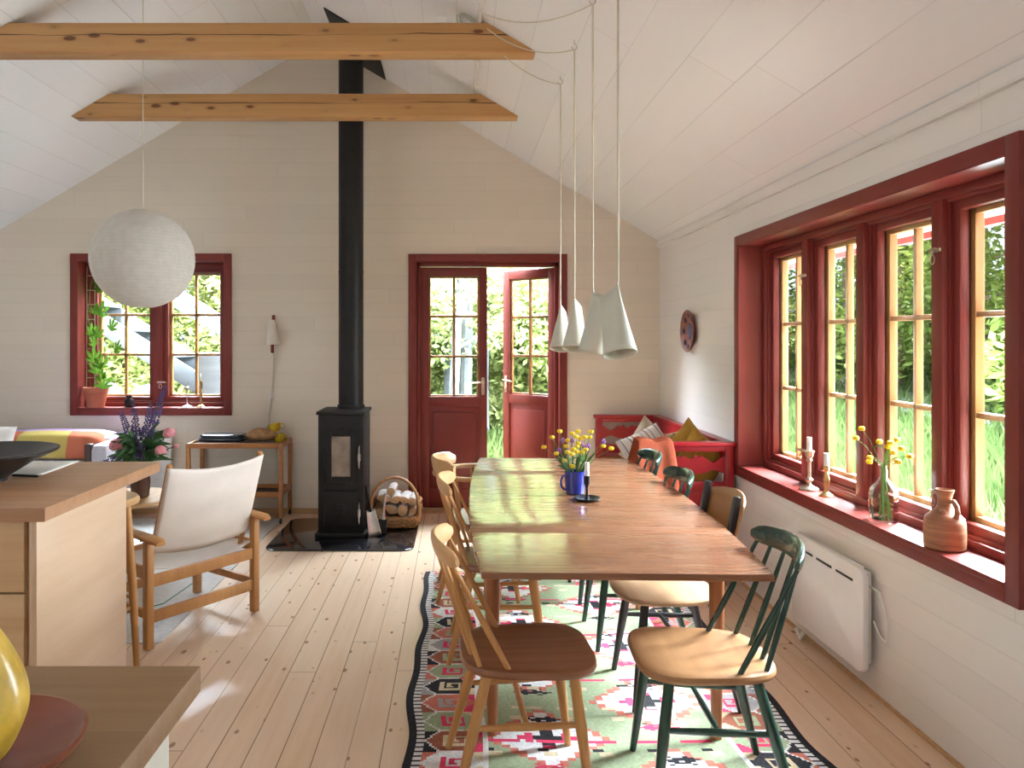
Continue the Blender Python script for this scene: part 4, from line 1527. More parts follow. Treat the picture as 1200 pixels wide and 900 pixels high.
# ------------------------------------------------------------------ kitchen units
ci = thing('island_cabinet', 'pale ash kitchen island unit with drawers and a diagonal-grained end panel', 'cabinet', (-2.36, 2.80, 0))
mb = MB()
mb.box(-0.95, 0.955, -0.31, 0.33, 0.06, 0.874, 0.002)
mb.box(-0.92, 0.94, -0.27, 0.30, 0.0, 0.06)
mb.build('carcass', M['oak'], ci)
mb = MB()
mb.box(0.957, 0.982, -0.335, 0.335, 0.0, 0.874, 0.002)
mb.build('end_panel', M['oak_diag'], ci)
for k in range(2):
    x1 = 0.940 - 0.90 * k
    x0 = x1 - 0.89
    for z0, z1 in ((0.635, 0.868), (0.35, 0.628), (0.065, 0.343)):
        mb = MB()
        mb.box(x0, x1, -0.334, -0.312, z0, z1, 0.003)
        mb.build('drawer_front', M['oak'], ci)
mb = MB()
mb.slab([(-1.0, -0.37), (1.028, -0.37), (1.028, 0.572), (-1.0, 0.572)], 0.875, 0.92, 0.003)
o = mb.build('island_worktop', M['worktop'])
o.location = (-2.36, 2.80, 0)
setprops(o, 'oiled wooden worktop of the kitchen island with the black bowl on it', 'worktop')

cb = thing('counter_cabinet', 'pale-sided counter cabinet under the plate and yellow squash', 'cabinet', (-1.3, 0.80, 0))
mb = MB()
mb.box(-0.9, 0.826, -0.60, 0.375, 0.06, 0.874, 0.002)
mb.box(-0.9, 0.80, -0.57, 0.34, 0, 0.06)
mb.build('carcass', M['cabinet_white'], cb)
mb = MB()
mb.box(0.827, 0.845, -0.60, 0.39, 0.0, 0.874, 0.002)
mb.build('end_panel', M['cabinet_white'], cb)
mb = MB()
mb.slab([(-0.95, -0.62), (0.874, -0.62), (0.874, 0.450), (-0.95, 0.450)], 0.877, 0.92, 0.003)
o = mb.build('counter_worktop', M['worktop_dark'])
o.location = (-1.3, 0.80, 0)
setprops(o, 'dark oiled wooden worktop carrying the reddish plate and yellow squash', 'worktop')

mb = MB()
mb.lathe([(0, 0.004), (0.055, 0.004), (0.057, 0), (0.075, 0), (0.08, 0.008), (0.115, 0.022), (0.130, 0.038), (0.132, 0.044), (0.127, 0.045), (0.112, 0.031), (0.07, 0.017), (0, 0.014)], 48)
o = mb.build('wooden_plate', M['bowl_wood'])
o.location = (-0.60, 0.925, 0.920)
setprops(o, 'reddish turned wooden plate on the dark counter worktop', 'plate')
sq = thing('squash', 'mottled yellow squash lying on the reddish wooden plate', 'squash', (-0.600, 0.905, 0.936))
mb = MB()
mb.lathe([(0, 0.0), (0.03, 0.003), (0.058, 0.022), (0.074, 0.058), (0.076, 0.085), (0.066, 0.125), (0.045, 0.165), (0.026, 0.195), (0.018, 0.215), (0, 0.218)], 36)
for v in mb.bm.verts:
    a = math.atan2(v.co.y, v.co.x)
    k = 1 + 0.025 * math.cos(a * 9) + 0.04 * noise.noise(v.co * 18)
    v.co.x *= k
    v.co.y *= k
mb.build('fruit', M['squash'], sq, sub=2, smooth=180)
mb = MB()
mb.tube([(0, 0, 0.214), (0.004, 0, 0.235), (0.014, 0.004, 0.252)], [0.013, 0.009, 0.011], 8)
mb.build('stalk', M['log_end'], sq)

mb = MB()
mb.lathe([(0, 0.006), (0.075, 0.006), (0.078, 0), (0.092, 0), (0.094, 0.012), (0.105, 0.022), (0.19, 0.075), (0.262, 0.108), (0.271, 0.112), (0.273, 0.119), (0.262, 0.121), (0.24, 0.110), (0.18, 0.082), (0.09, 0.038), (0, 0.028)], 64)
o = mb.build('serving_bowl', M['black_wood'])
o.location = (-1.838, 2.90, 0.920)
setprops(o, 'wide shallow black bowl on the kitchen island', 'bowl')
mb = MB()
mb.grid(lambda u, v: (-0.14 + 0.28 * u, -0.165 + 0.33 * v, 0.0015 + 0.004 * (v ** 3)), 8, 8)
o = mb.build('paper_sheet', M['paper'], solid=0.001)
o.location = (-1.815, 3.185, 0.921)
o.rotation_euler = (0, 0, R(2))
setprops(o, 'printed white paper sheet lying behind the black bowl', 'paper')
mb = MB()
mb.tube([(-0.05, 0, 0), (0.06, 0.0, 0), (0.07, 0, 0)], [0.005, 0.005, 0.001], 8)
o = mb.build('pencil', M['black_paint'])
o.location = (-1.72, 2.985, 0.926)
o.rotation_euler = (0, 0, R(-12))
setprops(o, 'black pencil lying on the island worktop beside the black bowl', 'pencil')

# ------------------------------------------------------------------ wood stove
hp = MB()
hp.slab(rounded(-1.345, -0.300, 5.215, 6.15, 0.09, 6), 0.0, 0.012, 0.003)
setprops(hp.build('hearth_plate', M['black_enamel']), 'glossy black hearth plate with rounded corners under the stove', 'hearth plate')
sv = thing('wood_stove', 'tall black wood stove with small glass door and long flue pipe', 'stove', (-0.854, 5.745, 0.012))
B = M['black_metal']
mb = MB()
mb.box(-0.168, 0.168, -0.205, 0.205, 0.03, 0.905, 0.008)
mb.build('body', B, sv)
mb = MB()
mb.box(-0.180, 0.180, -0.222, 0.215, 0.905, 0.930, 0.006)
mb.build('top_plate', B, sv)
mb = MB()
mb.box(-0.19, 0.19, -0.222, 0.215, 0.0, 0.032, 0.006)
mb.build('base_plinth', B, sv)
dr = None
mb = MB()
rect_frame(mb, -0.118, 0.125, 0.40, 0.80, 0.052, -0.228, -0.203, 0.008)
mb.box(-0.070, 0.077, -0.212, -0.208, 0.45, 0.75)
dr = mb.build('fire_door', B, sv)
mb = MB()
mb.box(-0.068, 0.075, -0.218, -0.214, 0.45, 0.75)
mb.build('door_glass', plain('sooty_stove_glass', (0.23, 0.185, 0.15), 0.10, var=0.35, scale=9, coat=0.6), dr, label='soot-clouded glass')
mb = MB()
rect_frame(mb, -0.122, 0.125, 0.0, 0.0, 0.0, 0, 0) if False else mb.box(-0.120, 0.125, -0.222, -0.203, 0.085, 0.345, 0.008)
ad = mb.build('ash_door', B, sv)
mb = MB()
mb.lathe([(0, 0), (0.045, 0), (0.045, 0.010), (0.038, 0.014), (0, 0.014)], 28)
for v in mb.bm.verts:
    v.co = Vector((v.co.x + 0.0, -0.221 - v.co.z, v.co.y + 0.205))
mb.box(-0.026, -0.006, -0.240, -0.234, 0.185, 0.225, 0.002)
mb.box(0.008, 0.028, -0.240, -0.234, 0.185, 0.225, 0.002)
mb.build('air_regulator', B, ad)
for z, pr in ((0.575, dr), (0.165, ad)):
    mb = MB()
    mb.tube([(0.138, -0.205, z + 0.10), (0.138, -0.232, z + 0.09), (0.138, -0.238, z + 0.03), (0.138, -0.238, z - 0.03), (0.138, -0.232, z - 0.06)], [0.004, 0.005, 0.006, 0.006, 0.004], 8)
    mb.tube([(0.138, -0.235, z + 0.045), (0.138, -0.235, z - 0.005)], 0.011, 10)
    mb.build('door_handle', M['steel'], pr, label='bright steel handle')
mb = MB()
px, py = 0.031, 0.115
zr = roof_z(-0.854 + px) - 0.012
mb.tube([(px, py, 0.930), (px, py, 1.45), (px, py, 2.6), (px, py, zr + 0.08)], 0.096, 36)
mb.tube([(px, py, 0.930), (px, py, 0.955)], 0.106, 36)
mb.tube([(px, py, 1.98), (px, py, 1.995)], 0.0985, 36)
mb.build('flue_pipe', B, sv)
mb = MB()
def rf(a, b):
    return (px + a, py + b, roof_z(-0.854 + px + a) - 0.014)
q = [rf(-0.15, -0.36), rf(0.222, -0.36), rf(0.222, 0.512), rf(-0.15, 0.512)]
va = [mb._v(p) for p in q] + [mb._v((p[0], p[1], p[2] - 0.012)) for p in q]
for f in ((0, 1, 2, 3), (7, 6, 5, 4), (0, 4, 5, 1), (1, 5, 6, 2), (2, 6, 7, 3), (3, 7, 4, 0)):
    mb.bm.faces.new([va[i] for i in f])
mb.build('roof_collar', B, sv)

# log basket
bk_ = thing('log_basket', 'wicker log basket with arched handle on the hearth plate', 'basket', (-0.475, 5.93, 0.013))
mb = MB()
hw_, hd = 0.185, 0.15
for k, (z, gr) in enumerate(((0.015, 0.86), (0.05, 0.92), (0.085, 0.97), (0.12, 1.0), (0.155, 1.02), (0.19, 1.03))):
    ring = []
    for j in range(49):
        a = 2 * PI * j / 48
        c_, s_ = math.cos(a), math.sin(a)
        e = 0.5
        wv = 0.006 * math.cos(j * PI + k * PI)
        ring.append((math.copysign(abs(c_) ** e, c_) * (hw_ * gr + wv), math.copysign(abs(s_) ** e, s_) * (hd * gr + wv), z - (0.105 if s_ < -0.35 else 0) * (k / 5)))
    mb.tube(ring, 0.012, 6, cap=False)
mb.box(-0.15, 0.15, -0.12, 0.12, 0.002, 0.012)
mb.build('woven_body', M['wicker'], bk_)
for y in (-hd, hd):
    mb = MB()
    pts = [(-hw_ * 1.04 * math.cos(PI * k / 16), y, 0.10 + 0.30 * math.sin(PI * k / 16) ** 0.8 * (0.62 if y > 0 else 1)) for k in range(17)]
    if y > 0:
        pts = [(p[0], p[1], 0.10 + (p[2] - 0.10) * 0.75) for p in pts]
    mb.tube(pts, 0.012, 8)
    mb.build('handle_hoop', M['wicker'], bk_)
def log(x, z, r, rot, i, wedge):
    t = thing('firewood_log', 'split birch log stacked in the wicker basket by the stove', 'log', (-0.475 + x, 5.93, z), 0, 'birch logs in the basket', rot=(0, rot, R((i * 37) % 9 - 4)))
    L = 0.25
    n = 10
    pts = []
    if wedge:
        for k in range(7):
            a = PI * 0.15 + PI * 0.7 * k / 6
            pts.append((r * 1.35 * math.cos(a), r * 1.35 * math.sin(a) - r * 0.5))
        pts.append((-0.05 * r, -r * 0.62))
        pts.append((0.05 * r, -r * 0.62))
    else:
        pts = [(r * math.cos(2 * PI * k / n) * (1 + 0.06 * math.sin(k * 2.1 + i)), r * math.sin(2 * PI * k / n)) for k in range(n)]
    mb = MB()
    mb.prism(pts, lambda a, b, w: (a * 0.985, w, b * 0.985), -L / 2, L / 2)
    mb.build('wood', M['log_end'], t)
    mb = MB()
    m_ = 7 if wedge else n
    V = [[mb._v((a, y, b)) for a, b in (pts[:7] if wedge else pts + [pts[0]])] for y in (-L / 2 + 0.004, L / 2 - 0.004)]
    for k in range(len(V[0]) - 1):
        mb.bm.faces.new((V[0][k], V[0][k + 1], V[1][k + 1], V[1][k]))
    mb.build('bark', M['bark_white'], t, solid=0.003, label='white birch bark')
for i, (x, z, r, ro, we) in enumerate(((-0.105, 0.065, .044, 0.3, 1), (-0.01, 0.065, .046, 2.7, 1), (0.09, 0.068, .044, 0.1, 1), (-0.115, 0.145, .042, 3.3, 1),
                                       (-0.035, 0.150, .045, 0.5, 1), (0.055, 0.150, .041, 0, 0), (0.125, 0.145, .036, 2.2, 1), (-0.095, 0.232, .046, 0.2, 1),
                                       (0.0, 0.228, .040, -0.3, 1), (0.075, 0.225, .038, 0.2, 1), (0.135, 0.222, .030, 0.0, 0), (-0.03, 0.295, .032, 0, 0))):
    log(x, z, r, ro, i, we)

sh = thing('ash_shovel', 'small grey metal ash shovel leaning between stove and log basket', 'shovel', (-0.600, 5.56, 0.016), 0, rot=(R(-12), R(-8), R(20)))
mb = MB()
mb.grid(lambda u, v: (-0.05 * (1 - 0.35 * v) + 0.10 * (1 - 0.35 * v) * u, 0.016 * (1 - (2 * u - 1) ** 2), 0.20 * v), 8, 6)
mb.build('blade', M['steel'], sh, solid=0.002)
mb = MB()
mb.tube([(0, 0.014, 0.18), (0, 0.016, 0.27), (0, 0.012, 0.38)], [0.007, 0.009, 0.010], 10)
mb.build('handle', M['black_metal'], sh)
hb_ = thing('hearth_brush', 'black-bristled hearth brush leaning beside the ash shovel', 'brush', (-0.560, 5.62, 0.016), 0, rot=(R(-10), R(6), R(10)))
mb = MB()
mb.slab(rounded(-0.035, 0.035, -0.014, 0.014, 0.012, 4), 0.0, 0.11, 0.004)
mb.build('bristles', M['iron'], hb_)
mb = MB()
mb.tube([(0, 0, 0.108), (0, 0, 0.16), (0, 0, 0.30)], [0.020, 0.010, 0.011], 10)
mb.build('handle', M['steel'], hb_)

# ------------------------------------------------------------------ serving trolley
tr = thing('serving_trolley', 'teak serving trolley with two shelves against the far wall', 'trolley', (-1.775, 6.17, 0))
W_, D_ = 0.37, 0.165
for sx in (-1, 1):
    for sy in (-1, 1):
        mb = MB()
        mb.box(sx * W_ - 0.016, sx * W_ + 0.016, sy * D_ - 0.016, sy * D_ + 0.016, 0.045, 0.645, 0.004)
        mb.build('leg', M['teak_orange'], tr)
        mb = MB()
        mb.tube([(sx * W_ - 0.008, sy * D_, 0.022), (sx * W_ + 0.008, sy * D_, 0.022)], 0.021, 14)
        mb.tube([(sx * W_, sy * D_, 0.03), (sx * W_, sy * D_, 0.06)], 0.007, 8)
        mb.build('caster', M['iron'], tr)
for z, nm in ((0.625, 'top_frame'), (0.235, 'shelf_frame')):
    mb = MB()
    rect = ((-W_, -D_), (W_, -D_), (W_, D_), (-W_, D_))
    for a, b in zip(rect, rect[1:] + rect[:1]):
        mb.obox((a[0], a[1], z), (b[0], b[1], z), 0.022, 0.042, 0.003)
    mb.build(nm, M['teak_orange'], tr)
for z, nm in ((0.628, 'tray_top'), (0.222, 'lower_shelf')):
    mb = MB()
    mb.box(-W_ + 0.011, W_ - 0.011, -D_ + 0.011, D_ - 0.011, z - 0.008, z + 0.004, 0.002)
    mb.build(nm, M['iron'], tr, label='dark smooth tray surface')
pl_ = MB()
pl_.slab(rounded(-0.185, 0.185, -0.105, 0.105, 0.05, 6), 0.0, 0.03, 0.012)
pl_.slab(rounded(-0.175, 0.175, -0.095, 0.095, 0.05, 6), 0.032, 0.056, 0.010)
o = pl_.build('platter', M['navy'])
o.location = (-1.905, 6.14, 0.650)
setprops(o, 'dark navy oval platter lying on the teak trolley', 'platter')
mb = MB()
mb.ball((0, 0, 0.052), 1, 24, 14, (0.125, 0.075, 0.055))
for v in mb.bm.verts:
    v.co += v.co.normalized() * 0.008 * noise.noise(v.co * 22)
    if v.co.z < 0.004:
        v.co.z = 0.004
o = mb.build('bread_loaf', M['bread'])
o.location = (-1.585, 6.13, 0.647)
o.rotation_euler = (0, 0, R(8))
setprops(o, 'crusty brown bread loaf on the teak trolley', 'bread')
def mug(name, label, loc, rz, r, h, mat, group=None, taper=1.0):
    t = thing(name, label, 'mug', loc, rz, group)
    mb = MB()
    mb.lathe([(0, 0), (r * 0.8 * taper, 0), (r * 0.93 * taper, 0.004), (r, h * 0.45), (r, h - 0.002), (r - 0.002, h), (r - 0.004, h - 0.002), (r - 0.004, h * 0.4), (r * 0.7 * taper, 0.006), (0, 0.005)], 32)
    mb.build('cup', mat, t)
    mb = MB()
    pts = [(r - 0.002, 0, h * 0.80), (r + 0.020, 0, h * 0.82), (r + 0.031, 0, h * 0.62), (r + 0.029, 0, h * 0.38), (r + 0.014, 0, h * 0.22), (r * 0.95, 0, h * 0.22)]
    mb.tube(pts, 0.005, 8)
    mb.build('handle', mat, t)
    return t
mug('coffee_mug', 'yellow mug standing on the trolley beneath the tilted one', (-1.455, 6.165, 0.632), R(-15), 0.045, 0.070, M['yellow_mug'], taper=0.8)
m2 = mug('coffee_mug', 'yellow mug lying tilted on top of the other yellow mug', (-1.462, 6.165, 0.722), R(10), 0.050, 0.066, M['yellow_mug'], taper=0.65)
m2.rotation_euler = (0, R(-13), R(8))
m2.location = (-1.485, 6.165, 0.718)

# ------------------------------------------------------------------ wall lamp, plate
wl = thing('wall_lamp', 'white cone wall lamp with red stained knobs between window and stove pipe', 'lamp', (-1.546, 6.377, 1.395))
mb = MB()
mb.lathe([(0.064, 0.04), (0.022, 0.245), (0.020, 0.243), (0.062, 0.038)], 28, (0, -0.075, 0))
sh_ = mb.build('lamp_shade', M['white_shade'], wl)
mb = MB()
mb.tube([(0.010, -0.075, 0.235), (0.010, -0.075, 0.285)], 0.014, 12)
mb.build('upper_knob', M['lamp_red'], wl)
mb = MB()
mb.tube([(0, -0.075, 0.04), (0, -0.075, -0.032)], 0.014, 12)
mb.build('lower_knob', M['lamp_red'], wl)
mb = MB()
mb.box(-0.02, 0.02, -0.012, 0, 0.10, 0.20, 0.003)
mb.tube([(0, -0.005, 0.15), (0, -0.075, 0.15)], 0.008, 8)
mb.build('wall_bracket', M['lamp_red'], wl)
mb = MB()
mb.tube([(0, -0.072, -0.03), (0.0, -0.02, -0.06), (-0.006, -0.006, -0.12), (-0.016, -0.006, -0.30), (-0.02, -0.006, -0.36)], 0.0035, 6)
mb.tube([(-0.022, -0.006, -0.40), (-0.03, -0.006, -0.47), (-0.045, -0.006, -0.55), (-0.05, -0.006, -0.80)], 0.0035, 6)
mb.build('cord', M['cord'], wl)
mb = MB()
mb.box(-0.036, -0.004, -0.016, 0, -0.42, -0.35, 0.004)
mb.build('cord_switch', M['white_plastic'], wl)

wp = thing('wall_plate', 'carved round red wooden plate with blue motif hung in the corner', 'plate', (1.722, 5.50, 1.535), 0, rot=(0, R(-90), 0))
mb = MB()
mb.lathe([(0, 0.004), (0.10, 0.004), (0.148, 0.030), (0.155, 0.036), (0.152, 0.040), (0.142, 0.036), (0.10, 0.016), (0.06, 0.014), (0, 0.018)], 36)
mb.build('dish', M['plate_red'], wp)
for k in range(8):
    a = 2 * PI * k / 8
    mb = MB()
    mb.ball((0.118 * math.cos(a), 0.118 * math.sin(a), 0.027), 1, 10, 6, (0.020, 0.020, 0.008))
    mb.build('rim_motif', M['plate_blue'], wp)
mb = MB()
mb.ball((0, 0, 0.014), 1, 16, 8, (0.062, 0.062, 0.010))
mb.build('center_motif', M['plate_blue'], wp)

# ------------------------------------------------------------------ lanterns and pendants
pl2 = thing('paper_lantern', 'round white ribbed paper lantern hanging behind the near beam', 'lamp', (-1.887, 4.52, 1.956))
mb = MB()
rr = 0.297
mb.lathe([(rr * math.sin(a), -rr * math.cos(a)) for a in [R(12) + (R(168) - R(12)) * k / 40 for k in range(41)]], 56)
mb.build('paper_shade', M['paper_lantern'], pl2)
mb = MB()
mb.tube([(0.06 * math.cos(2 * PI * k / 20), 0.06 * math.sin(2 * PI * k / 20), 0.288) for k in range(21)], 0.003, 6, cap=False)
mb.tube([(-0.06, 0, 0.288), (0.06, 0, 0.288)], 0.003, 6)
mb.tube([(0, 0, 0.29), (0, 0, 0.16)], 0.018, 10)
mb.build('wire_frame', M['steel'], pl2)
mb = MB()
mb.tube([(0, 0, 0.28), (0, 0, 1.0), (0, 0, roof_z(-1.887) - 1.956 - 0.005)], 0.003, 6)
mb.build('cord', M['cord'], pl2)

def pendant(label, y, ztop, yaw, lean, swag):
    t = thing('pendant_lamp', label, 'lamp', (0.594, y, ztop), 0, 'pendant lamps above the dining table')
    # sheet rolled to a tube: round below, pinched to a straight edge above
    H, r, hw = 0.245, 0.0615, 0.072
    Rm = Matrix.Rotation(yaw, 4, 'Z') @ Matrix.Rotation(lean, 4, 'Y')
    mb = MB()
    n, nv = 40, 14
    def P(u, v, ins=0.0):
        a = 2 * PI * u
        k = v ** 0.8
        x = (hw * (1 - k) + r * k) * math.cos(a)
        y_ = (0.004 * (1 - k) + r * k) * math.sin(a)
        return Rm @ Vector((x + hw, y_, -H * v))
    mb.grid(P, n, nv)
    bmesh.ops.remove_doubles(mb.bm, verts=mb.bm.verts, dist=0.0002)
    shd = mb.build('lamp_shade', M['shade'], t, solid=0.003, smooth=60)
    mb = MB()
    c0 = Rm @ Vector((hw, 0, -0.10))
    c1 = Rm @ Vector((hw, 0, -0.165))
    mb.tube([c0, c1], 0.017, 12)
    mb.build('bulb_holder', M['white_plastic'], t)
    zc = roof_z(0.594) - ztop
    mb = MB()
    a0 = Rm @ Vector((0.006, 0, 0))
    mb.tube([c0, a0, (0, 0, 0.02), (0, 0, zc * 0.5), (0, 0, zc - 0.05)], 0.0042, 8)
    mb.build('cord', M['cord'], t)
    mb = MB()
    mb.tube([(0, 0, zc), (0, 0, zc - 0.022)] + [(0.013 * math.sin(R(a)), 0, zc - 0.036 + 0.014 * math.cos(R(a))) for a in range(0, 300, 30)], 0.0028, 6)
    mb.build('ceiling_hook', M['steel'], t)
    if swag:
        mb = MB()
        q = Vector(swag) - Vector((0.594, y, ztop))
        mb.tube(arc((0, 0, zc - 0.05), q, 0.07), 0.0030, 8)
        mb.build('swag_cord', M['cord'], t)
    return t
LEAN = R(-20)
pendant('folded pale grey pendant shade farthest along the row, nearest the door', 4.293, 1.670, R(68), R(17), (0.10, 4.20, 3.235))
pendant('folded pale grey pendant shade second from the door end of the row', 3.783, 1.676, R(66), R(16), (0.14, 4.20, 3.235))
pendant('folded pale grey pendant shade leaning against the open-mouthed one', 3.273, 1.676, R(-66), R(16), (0.12, 4.05, 3.24))
pendant('folded pale pendant shade turned the other way, its open mouth showing', 2.763, 1.668, R(107), R(20), (0.12, 3.6, 3.24))

# ------------------------------------------------------------------ things on the dining table
TZ = 0.740
mug('enamel_mug', 'cobalt blue enamel mug holding wild flowers on the table', (0.560, 3.55, TZ + 0.001), R(205), 0.048, 0.108, M['blue_enamel'])
r_ = random.Random(21)
def wild(kind, dx, dy, z, i):
    base = Vector((0.560, 3.55, TZ))
    lab = {'buttercup': 'thin-stemmed yellow buttercup in the blue enamel mug', 'violet_flower': 'violet meadow flower in the blue enamel mug'}[kind]
    t = thing(kind, lab, 'flower', base, 0, 'yellow buttercups in the mug' if kind == 'buttercup' else 'violet flowers in the mug')
    a = 2 * PI * r_.random()
    q = 0.02 + 0.02 * r_.random()
    L = math.hypot(dx, dy) or 1
    p0 = Vector((-dx / L * 0.02, -dy / L * 0.02, 0.012))
    p1 = Vector((dx / L * min(0.036, L), dy / L * min(0.036, L), 0.11))
    p3 = Vector((dx, dy, z - TZ))
    p2 = p1.lerp(p3, 0.55) + Vector((0, 0, 0.012))
    mb = MB()
    mb.tube([p0, p1, p2, p3], [0.0016, 0.0016, 0.0013, 0.0011], 5)
    if i % 2 == 0:
        for s in (-1, 1):
            m = p1.lerp(p2, 0.4)
            e = m + Vector((s * 0.022, 0.01 * s, 0.016))
            mb.tube([m, m.lerp(e, 0.5) + Vector((0, 0, 0.004)), e], [0.001, 0.004, 0.0005], 6, flat=0.25)
    mb.build('stem', M['stem'], t)
    mb = MB()
    if kind == 'buttercup':
        for k in range(5):
            b = 2 * PI * k / 5 + i
            mb.ball(p3 + Vector((0.006 * math.cos(b), 0.006 * math.sin(b), 0.003)), 1, 8, 5, (0.0075, 0.0075, 0.0085))
        mb.ball(p3, 0.005, 8, 5)
        mb.build('blossom', M['buttercup'], t)
    else:
        for k in range(5):
            b = 2 * PI * k / 5 + i
            mb.ball(p3 + Vector((0.007 * math.cos(b), 0.004 * math.sin(2 * b), 0.008 * math.sin(b))), 1, 8, 5, (0.006, 0.006, 0.006))
        mb.build('blossom', M['violet'], t)
BT = [(-.072, .0, 1.032), (-.105, .03, 1.0), (-.145, .02, .955), (-.09, -.02, .93), (-.04, .01, .96), (-.04, -.03, .938), (-.01, .02, 1.02), (.005, -.01, 1.008), (.02, .03, 1.028),
      (.045, .0, 1.005), (.08, .02, 1.028), (-.01, -.02, .95), (.005, -.03, .94), (.03, -.02, .935), (.045, -.03, .95), (.01, .0, .96), (.03, .02, .995), (-.02, -.04, .93), (.075, .03, 1.0),
      (.13, -.02, .965), (.165, -.03, .955), (-.055, -.04, .90), (-.02, -.045, .875), (.02, .01, .975), (-.03, .03, .985)]
for i, (dx, dy, z) in enumerate(BT):
    wild('buttercup', dx, dy, z, i)
for i, (dx, dy, z) in enumerate(((-.055, .02, .99), (-.01, .03, .985), (.03, .015, .975), (.06, -.01, .965), (-.075, .0, .945), (.135, .01, .985), (.048, .02, .958))):
    wild('violet_flower', dx, dy, z, i)
mb = MB()
for k in range(34):
    a = r_.uniform(0, 2 * PI)
    L = r_.uniform(0.03, 0.10)
    p = Vector((0.03 * math.cos(a), 0.03 * math.sin(a), 0.10))
    e = p + Vector((L * math.cos(a), L * math.sin(a), r_.uniform(0.02, 0.13)))
    mb.tube([p, p.lerp(e, 0.6) + Vector((0, 0, 0.01)), e], [0.001, 0.0045, 0.0006], 6, flat=0.25)
o = mb.build('leaves', M['stem_dark'])
o.location = (0.56, 3.55, TZ)
setprops(o, 'fine green leaves among the wild flowers in the blue mug', 'leaves', None, 'stuff')

def candle_on(loc, r, h, label, seed=0):
    t = thing('candle', label, 'candle', loc)
    mb = MB()
    mb.lathe([(0, 0), (r * 0.9, 0), (r, 0.003), (r * 0.97, h - 0.004), (r * 0.8, h), (r * 0.3, h - 0.003), (0, h - 0.003)], 18)
    mb.build('wax', M['wax'], t)
    mb = MB()
    mb.tube([(0, 0, h - 0.005), (0.001, 0, h + 0.004), (0.003, 0, h + 0.009)], 0.0011, 6)
    mb.build('wick', M['wick'], t)
ch = thing('candlestick', 'black iron candlestick with a saucer foot on the dining table', 'candlestick', (0.590, 3.40, TZ))
mb = MB()
mb.lathe([(0, 0.002), (0.030, 0.0), (0.056, 0.006), (0.062, 0.012), (0.060, 0.014), (0.050, 0.009), (0.012, 0.006), (0.0055, 0.014), (0.0055, 0.058), (0.009, 0.068), (0.0135, 0.074), (0.0135, 0.112), (0.0115, 0.112), (0.0115, 0.080), (0, 0.078)], 28)
mb.build('holder', M['iron'], ch)
candle_on((0.590, 3.40, TZ + 0.080), 0.0105, 0.093, 'white candle in the black iron candlestick on the table')

# ------------------------------------------------------------------ long window sill
SZ = 0.711
cs = thing('candlestick', 'worn pale brass candlestick, the taller one on the long window sill', 'candlestick', (1.780, 3.79, SZ))
mb = MB()
mb.lathe([(0, 0.0), (0.046, 0.0), (0.048, 0.005), (0.044, 0.011), (0.026, 0.018), (0.014, 0.024), (0.009, 0.032), (0.017, 0.044), (0.019, 0.052), (0.010, 0.062), (0.0085, 0.075), (0.0085, 0.135), (0.012, 0.142), (0.015, 0.150), (0.010, 0.158), (0.017, 0.168), (0.021, 0.188), (0.026, 0.194), (0.024, 0.198), (0.013, 0.198), (0.012, 0.18), (0, 0.18)], 28)
mb.build('holder', M['brass_pale'], cs)
candle_on((1.780, 3.79, SZ + 0.181), 0.0125, 0.085, 'white candle in the taller candlestick on the long window sill')
cs = thing('candlestick', 'shorter turned brass candlestick on the long window sill', 'candlestick', (1.788, 3.63, SZ))
mb = MB()
mb.lathe([(0, 0.0), (0.034, 0.0), (0.034, 0.005), (0.026, 0.012), (0.012, 0.022), (0.009, 0.035), (0.013, 0.060), (0.015, 0.085), (0.010, 0.110), (0.009, 0.122), (0.015, 0.128), (0.015, 0.148), (0.0125, 0.148), (0.0125, 0.132), (0, 0.132)], 28)
mb.build('holder', M['brass'], cs)
candle_on((1.788, 3.63, SZ + 0.133), 0.0125, 0.075, 'white candle in the shorter candlestick on the long window sill')

